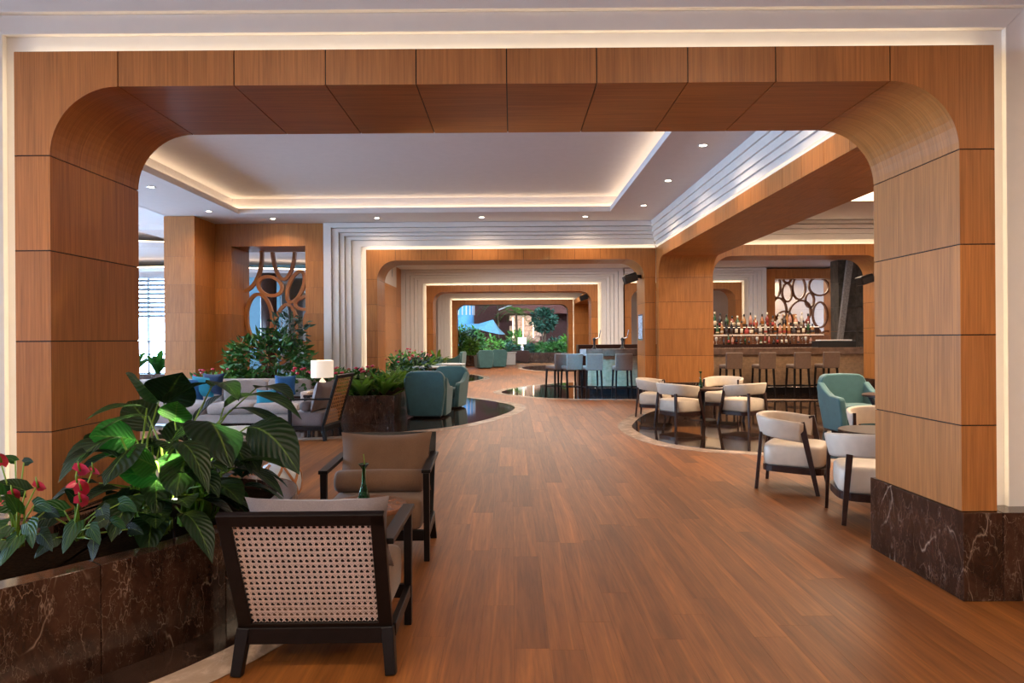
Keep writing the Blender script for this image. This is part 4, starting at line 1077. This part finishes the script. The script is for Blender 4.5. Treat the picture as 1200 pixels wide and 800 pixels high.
# --- small leaved planting: many little leaves joined as foliage, with stems
def foliage(c, rx, ry, rz, n, size, seed, lean=0.0, elong=2.2, shell=0.5):
    rr = random.Random(seed); b = B()
    for _ in range(n):
        while True:
            p = Vector((rr.uniform(-1, 1), rr.uniform(-1, 1), rr.uniform(-1, 1)))
            if shell < p.length <= 1: break
        q = Vector((c[0]+p.x*rx, c[1]+p.y*ry, c[2]+p.z*rz))
        d = (p.normalized()*.7+Vector((rr.uniform(-1, 1), rr.uniform(-1, 1), rr.uniform(-.6, .5)))).normalized()
        s_ = d.cross(Vector((rr.uniform(-1, 1), rr.uniform(-1, 1), rr.uniform(-1, 1)))).normalized(); up = d.cross(s_)
        L = size*rr.uniform(.6, 1.3); w_ = L/elong
        b.add([q, q+d*L*.45+s_*w_*.5+up*L*.05, q+d*L, q+d*L*.45-s_*w_*.5+up*L*.05, q+d*L*.5-up*L*.06], [(0, 1, 4), (1, 2, 4), (2, 3, 4), (3, 0, 4)])
    return b
def bush(c, r, n, size, label, m='fol', seed=1, stems=4, group=None, cat='plant', name='leafy_bush', flowers=0, elong=2.2, shell=.45):
    t = empty(name, c, 0, label, cat, group); rr = random.Random(seed)
    tag(foliage((0, 0, r[2]), *r, n, size, seed, elong=elong, shell=shell).build('foliage', M[m], t, False), kind='stuff')
    b = B()
    for k in range(stems): b.tube([(rr.uniform(-.05, .05), rr.uniform(-.05, .05), -.02), (rr.uniform(-.3, .3)*r[0], rr.uniform(-.3, .3)*r[1], r[2]*.8), (rr.uniform(-.6, .6)*r[0], rr.uniform(-.6, .6)*r[1], r[2]*1.5)], [.012, .01, .005], 5)
    tag(b.build('stems', M['bark'], t, True), kind='stuff')
    for k in range(flowers):
        a = rr.uniform(0, 2*PI); q = Vector((math.cos(a)*r[0]*rr.random(), -abs(math.sin(a))*r[1]*.8, r[2]*rr.uniform(1.7, 2.25)))
        B().lathe([(.004, 0), (.035, .02), (.04, .035), (.01, .05)], 7).build('flower', M['red'], t, True).location = q
        B().tube([(q.x*.5, q.y*.5, r[2]), q], .004, 4).build('flower_stem', M['stem'], t)
    return t
def star(c, n, L, w_, label, m='leafb', seed=3, rise=.6, group=None, name='bromeliad'):
    t = empty(name, c, 0, label, 'plant', group); rr = random.Random(seed)
    for k in range(n):
        a = k*2.4+rr.uniform(-.2, .2); e = rise*rr.uniform(.5, 1.4); l_ = L*rr.uniform(.75, 1.1)
        o = weld(blade((math.cos(a)*.02, math.sin(a)*.02, .03), (math.cos(a)*l_*math.cos(e), math.sin(a)*l_*math.cos(e), l_*math.sin(e)), w_, .14, None, .35, 6, 0, 'strap').build('leaf', M[m], t, True))
    return t
# planter behind the sofa with the umbrella tree, and the flowered planter at the hall end arch
def box_planter(label, x0, x1, y0, y1, h=.5):
    pts = []
    for (xa, ya), (xb, yb) in (((x0, y0), (x1, y0)), ((x1, y0), (x1, y1)), ((x1, y1), (x0, y1)), ((x0, y1), (x0, y0))):
        n = max(1, round(math.hypot(xb-xa, yb-ya)/.8))
        for i in range(n): pts.append((xa+(xb-xa)*i/n, ya+(yb-ya)*i/n))
    t = empty('marble_planter', (0, 0, 0), 0, label, 'planter'); n = len(pts)
    inn = [(min(max(x, x0+.07), x1-.07), min(max(y, y0+.07), y1-.07)) for x, y in pts]
    for i in range(n):
        j = (i+1) % n; B().prism([pts[i], pts[j], inn[j], inn[i]], .006, h).build('marble_slab', M['marble'], t, bevel=.003)
    tag(B().box(x0+.07, x1-.07, y0+.07, y1-.07, .01, h-.06).build('soil', M['soil'], t), kind='stuff')
box_planter('brown marble planter behind the pale sofa under the umbrella tree', -6.6, -4.3, 13.1, 15.3)
box_planter('brown marble planter with red flowers at the foot of the hall end arch', -4.22, -2.12, 12.25, 15.3)
box_planter('brown marble planter running behind the teal chairs past the hall end arch', -4.1, -2.3, 17.2, 24.6)
bush((-5.05, 14.2, .44), (.95, .6, .62), 950, .19, 'bushy umbrella tree in front of the left oval screen', 'fol', 21, 7, name='umbrella_tree', elong=2.6)
bush((-4.72, 14.35, 1.25), (.45, .35, .40), 170, .18, 'upper crown of leaves rising before the left oval screen', 'fol3', 22, 5, name='umbrella_tree', elong=2.6)
bush((-5.95, 13.9, .44), (.55, .45, .22), 240, .14, 'low green plant behind the left end of the pale sofa', 'fol2', 23, 3, flowers=4)
bush((-6.35, 14.0, .44), (.3, .3, .18), 120, .12, 'small red flowered plant by the left pier behind the sofa', 'fol', 24, 3, flowers=6, group=None)
for k, (x, y, m_) in enumerate(((-3.85, 12.75, 'fol'), (-3.3, 12.75, 'fol2'), (-2.85, 13.3, 'fol'), (-3.6, 13.4, 'fol'))):
    bush((x, y, .44), (.40, .40, .24), 420, .13, ['red flowered plant at the left end of the arch planter', 'red flowered plant in the middle of the arch planter', 'green plant with red flowers before the hall arch post', 'rear red flowered plant of the arch planter'][k], m_, 30+k, 3, 'flowering plants in the arch planter', flowers=12)
star((-2.78, 12.62, .44), 26, .55, .11, 'fresh green bromeliad with star leaves at the planter front', 'fresh', 5, .7)
star((-2.42, 12.85, .44), 28, .6, .10, 'yellow green strap leaved plant at the planter corner', 'fresh', 6, .75)
star((-2.4, 13.6, .44), 26, .6, .10, 'yellow green strap leaved plant behind the one at the planter corner', 'fresh', 7, .75)
star((-2.35, 14.4, .44), 24, .55, .10, 'strap leaved plant beside the back of the teal armchair', 'fresh', 8, .75)
for k in range(7):
    y = 17.8+k*.95; x = -3.0+.35*math.sin(k*2.1)
    bush((x, y, .44), (.5, .48, .24+.05*(k % 3)), 190, .15, ordw[k]+' clump along the planter past the hall end arch', ['fol', 'fol3', 'fol2'][k % 3], 50+k, 3, 'clumps in the planter past the arch', flowers=6 if k % 2 else 3)
star((-2.65, 20.4, .44), 24, .75, .13, 'fresh strap leaved plant in the planter past the arch', 'fresh', 61, .8)
star((-2.6, 23.6, .44), 24, .75, .13, 'farther strap leaved plant in the planter past the arch', 'fresh', 62, .8)
box_planter('brown marble planter near the left windows', -13.2, -8.9, 20.0, 21.0, .55)
for k in range(6):
    star((-12.8+k*.72, 20.5, .48), 14, .75, .22, ordw[k]+' broad leaved plant from the left by the far windows', 'leafb', 70+k, 1.0, 'broad leaved plants by the far windows', 'broad_leaf_plant')
# white tables beyond the first planter
for k, (x, y) in enumerate(((-2.35, 19.4), (-2.0, 21.6))):
    t = empty('white_table', (x-.0, y, 0), 0, ['nearer white round table beyond the teal armchairs', 'farther white round table beyond the teal armchairs'][k], 'table', 'white tables beyond the teal chairs')
    B().lathe([(.5, .70), (.52, .71), (.52, .735), (.51, .74)], 36).build('table_top', M['ceramic'], t); B().lathe([(.25, 0), (.25, .02), (.05, .05), (.05, .70)], 20).build('pedestal', M['chrome'], t, True)

# ------------------------------------------------------------------ oval lattice screens
def ring_oval(root, cx, cz, rx, rz, tilt, y0, y1, w_, m, clip):
    """oval band cut off at the opening clip = x0, x1, z0, z1"""
    n = 40; pts = []
    for i in range(n):
        a = 2*PI*i/n; u, v = rx*math.cos(a), rz*math.sin(a)
        pts.append((cx+u*math.cos(tilt)-v*math.sin(tilt), cz+u*math.sin(tilt)+v*math.cos(tilt)))
    pi_ = offset(pts, -w_); b = B(); x0, x1, z0, z1 = clip
    ins = lambda p: x0-.07 <= p[0] <= x1+.07 and z0-.07 <= p[1] <= z1+.07
    for i in range(n):
        j = (i+1) % n
        if not (ins(pts[i]) and ins(pts[j]) and ins(pi_[i]) and ins(pi_[j])): continue
        b.prism([pts[i], pts[j], pi_[j], pi_[i]], y0, y1, lambda x, z, h: (x, h, z))
    if b.f: b.build('oval_ring', M[m], root)
s1 = empty('oval_screen', (0, 0, 0), 0, 'tall oak screen of linked ovals at left by the bushy tree', 'screen', None)
Yc = 16.3
def scr(zx, zy): p = at(270+zx/6.667, 270+zy/6.667, Yc); return p.x, p.z
k_ = Yc/800/6.667
for zx, zy, rx, rz, tl in ((90, 190, 170, 300, 0), (417, 130, 100, 265, 0), (312, 435, 108, 84, -.35), (512, 440, 68, 140, -.38), (600, 565, 105, 62, .15), (228, 690, 112, 205, .05), (430, 790, 100, 225, -.1), (610, 720, 40, 90, 0), (340, 960, 130, 100, 0), (560, 1000, 90, 140, 0), (180, 1010, 110, 120, 0)):
    x, z = scr(zx, zy); ring_oval(s1, x, z, rx*k_, rz*k_, tl, Yc-.05, Yc+.05, .075, 'oak', (-6.36, -4.68, .45, 3.64))
s2 = empty('oval_screen', (0, 0, 0), 0, 'dark oak screen of many ovals behind the bar bottles', 'screen', None)
Yd = 26.3; k2 = Yd/800/7.27
def scr2(zx, zy): p = at(890+zx/7.27, 300+zy/7.27, Yd); return p.x, p.z
for zx, zy, rx, rz, tl in ((140, 260, 45, 100, 0), (235, 185, 42, 50, 0), (235, 310, 50, 85, 0), (335, 270, 62, 105, 0), (505, 260, 92, 82, -.3), (428, 375, 44, 68, 0), (170, 450, 66, 100, .1), (345, 480, 95, 112, -.5), (515, 500, 68, 115, 0), (335, 650, 66, 92, .2), (462, 655, 62, 55, 0), (570, 710, 62, 80, 0), (205, 560, 80, 100, -.3), (250, 700, 55, 80, 0)):
    x, z = scr2(zx, zy); ring_oval(s2, x, z, rx*k2, rz*k2, tl, Yd-.05, Yd+.05, .065, 'tabletop', (10.03, 12.2, .9, 3.72))

# ------------------------------------------------------------------ the garden court at the far end
o = B().box(-14, -13.8, 37.2, 62, 0, 7.2).box(13.8, 14, 37.2, 62, 0, 7.2).box(-14, 14, 61.8, 62, 0, 7.2).build('wall_court', M['redwall']); tag(o, kind='structure')
o = B().box(-14, 14, 37.2, 62, 7.2, 7.4).build('ceiling_court', M['redwall']); tag(o, kind='structure')
o = B().box(-9, 9, 37.2, 38.2, 3.45, 3.6).build('trim_13', M['white']); tag(o, kind='structure')
light('court_lamps_left', 'AREA', (-3.5, 44, 6.6), 240, (.55, .75, 1.0), size=5, size_y=5)
light('court_lamps_right', 'AREA', (3.5, 50, 6.6), 300, (1.0, .75, .5), size=5, size_y=5)
t = empty('stone_terrace', (0, 0, 0), 0, 'lit pale stone terrace wall with niches in the far court', 'wall')
rr = random.Random(5)
for j in range(5):
    for i in range(4):
        x = -.2+i*.62+(j % 2)*.3; z = 1.3+j*.42
        B().box(x, x+.6, 55+rr.uniform(-.08, .08), 55.6, z, z+.4).build('stone', M['stonewall'], t, bevel=.02)
for x in (.1, .9, 1.7): 
    o = B().box(x-.03, x+.03, 54.7, 54.8, 1.6, 3.2).build('lit_slot', M['led_soft'], t)
B().box(-1, 6, 55, 58, 0, 1.3).build('base_wall', M['redwall'], t)
t = empty('stair_ramp', (0, 0, 0), 0, 'red brown sloping stair soffit at the top of the court', 'stair')
B().prism([(-1.5, 3.6), (7, 3.6), (7, 6.2), (1.0, 4.6)], 57, 58.5, lambda x, z, h: (x, h, z)).build('soffit', M['redwall'], t)
B().bar((-1.2, 56.9, 3.9), (4.5, 56.9, 6.0), .06, .1).build('hand_rail', M['white'], t)
t = empty('round_tower', (-3.85, 54, 0), 0, 'blue lit round tower with white slats at the court left', 'tower')
B().lathe([(.85, 0), (.85, 4.3), (.75, 4.4)], 32).build('tower_drum', M['bluetower'], t, True)
for k in range(18):
    a = 2*PI*k/18; B().box(-.05, .05, -.02, .02, 3.4, 4.35).build('slat', M['white'], t).matrix_basis = Matrix.Rotation(a, 4, 'Z') @ Matrix.Translation((0, -.9, 0))
t = empty('shade_canopy', (-1.75, 51, 0), 0, 'pale blue draped canopy above the court planting', 'canopy')
cv = []
apex = (.35, 0, 2.95); edge = [(-1.7, -.6, 2.6), (-.9, -1.3, 2.3), (.2, -1.5, 2.0), (.9, -1.0, 1.85), (1.25, .3, 1.85), (.6, 1.4, 2.1), (-.6, 1.2, 2.4)]
b = B(); mids = [tuple(.5*(apex[i]+e[i])-(.12 if i == 2 else 0) for i in range(3)) for e in edge]
for i in range(len(edge)):
    j = (i+1) % len(edge)
    b.face([apex, mids[i], mids[j]]); b.face([mids[i], edge[i], edge[j], mids[j]])
o = b.build('canopy_cloth', M['bluecloth'], t); so = o.modifiers.new('thick', 'SOLIDIFY'); so.thickness = .03
for e in ((.35, 0, 3.0), (-1.7, -.6, 2.65), (1.25, .3, 1.9)): B().tube([(e[0], e[1], 0), e], .03, 6).build('pole', M['bark'], t)
# planting of the court
def palm(c, h, n, L, label, seed):
    t = empty('palm', c, 0, label, 'tree', 'palms in the far court'); rr = random.Random(seed)
    B().tube([(0, 0, -.05), (.08, 0, h*.5), (.03, 0, h)], [.12, .09, .08], 8).build('trunk', M['bark'], t, True)
    b = B()
    for k in range(n):
        a = 2*PI*k/n+rr.uniform(-.2, .2); e = rr.uniform(-.1, .7)
        p0 = Vector((.03, 0, h)); p1 = p0+Vector((math.cos(a)*L, math.sin(a)*L, L*(e-.5))); md = p0+Vector((math.cos(a)*L*.5, math.sin(a)*L*.5, L*(.35+e*.3)))
        for i in range(1, 14):
            q = i/14; p = p0*(1-q)**2+md*2*q*(1-q)+p1*q*q; s_ = Vector((-math.sin(a), math.cos(a), 0)); ll = L*.3*math.sin(PI*(.15+.8*q))
            for sg in (-1, 1):
                d = (s_*sg+Vector((math.cos(a)*.5, math.sin(a)*.5, -.5))).normalized(); b.add([p, p+d*ll*.5+Vector((0, 0, .03)), p+d*ll, p+d*ll*.5+Vector((math.cos(a)*.05, math.sin(a)*.05, 0))], [(0, 1, 2, 3)])
        b.tube([p0, (p0+md*2+p1)/4, p1], .012, 4)
    tag(b.build('fronds', M['fol'], t), kind='stuff')
palm((.3, 52.5, 0), 3.5, 12, 1.7, 'dark palm at the middle of the far court', 3)
palm((-1.2, 56, 0), 4.3, 12, 1.8, 'higher palm behind the blue canopy', 5)
t = bush((2.2, 47, 2.0), (.85, .8, .8), 900, .3, 'round crowned tree with several bare stems in the court', 'fol3', 90, 0, name='multi_stem_tree', cat='tree')
for k in range(5):
    a = k*1.3; B().tube([(.35*math.cos(a), .35*math.sin(a), -2.0), (.1*math.cos(a), .1*math.sin(a), -.6), (.3*math.cos(a), .3*math.sin(a), .8)], .04, 6).build('trunk', M['bark'], t, True)
box_planter('long low marble planter across the far court', .55, 6.5, 43.0, 44.6, .62)
box_planter('marble planter at the left of the far garden opening', -3.4, -1.9, 37.4, 42.0, .62)
court = [(-2.9, 37.95, .36, .7), (-2.3, 38.2, .36, .5), (-2.5, 39.3, .45, .8), (-2.9, 40.5, .6, .9), (-2.2, 41.4, .5, .8), (-1.2, 43.5, .8, .8), (-.2, 44.0, .7, .6), (.2, 46.5, .7, 1.1), (-.7, 47.5, .8, .7), (-2.6, 46.5, .9, 1.1), (1.0, 43.8, .55, .34), (1.9, 43.8, .6, .36), (2.8, 43.8, .6, .36), (3.5, 44.2, .55, .55), (2.9, 45.5, .8, .8), (3.9, 46.5, .8, .9)]
for k, (x, y, r_, h_) in enumerate(court):
    bush((x, y, .5 if 43 > y > 37 or y in (43.8, 44.2) else 0), (r_*.85, r_*.8, h_), 260, .30, ordw[k]+' leafy clump of the far court planting counted from the front left', ['fol', 'fol2', 'fol3', 'fol'][k % 4], 100+k, 4, 'leafy clumps of the far court', elong=2.4)
star((.55, 45.2, .3), 26, 1.9, .11, 'yellow green fountain of long leaves left of the far lamp', 'fol2', 95, 1.15, None, 'fountain_grass')
t = empty('low_cabinet', (.5, 42.0, 0), 0, 'low brown cabinet carrying the far white lamp', 'cabinet')
B().box(-.55, .55, -.25, .25, .12, .78).build('cabinet_body', M['walnut'], t, bevel=.01)
for sx in (-.5, .5): B().box(sx-.02, sx+.02, -.2, .2, 0, .12).build('leg', M['dark'], t)
B().box(-.52, -.01, -.262, -.25, .16, .74).build('door', M['walnut'], t); B().box(.01, .52, -.262, -.25, .16, .74).build('door', M['walnut'], t)
table_lamp((.62, 42.0, .78), 'white drum shade lamp on the far low cabinet', 1.45)
t = empty('long_table', (-.45, 39.0, 0), 0, 'white clothed long table beside the distant armchairs', 'table')
B().box(-.8, .7, -.4, .4, .70, .76).build('table_top', M['ceramic'], t, bevel=.01); B().box(-.75, .65, -.35, .35, .02, .7).build('table_cloth', M['ceramic'], t, bevel=.03)
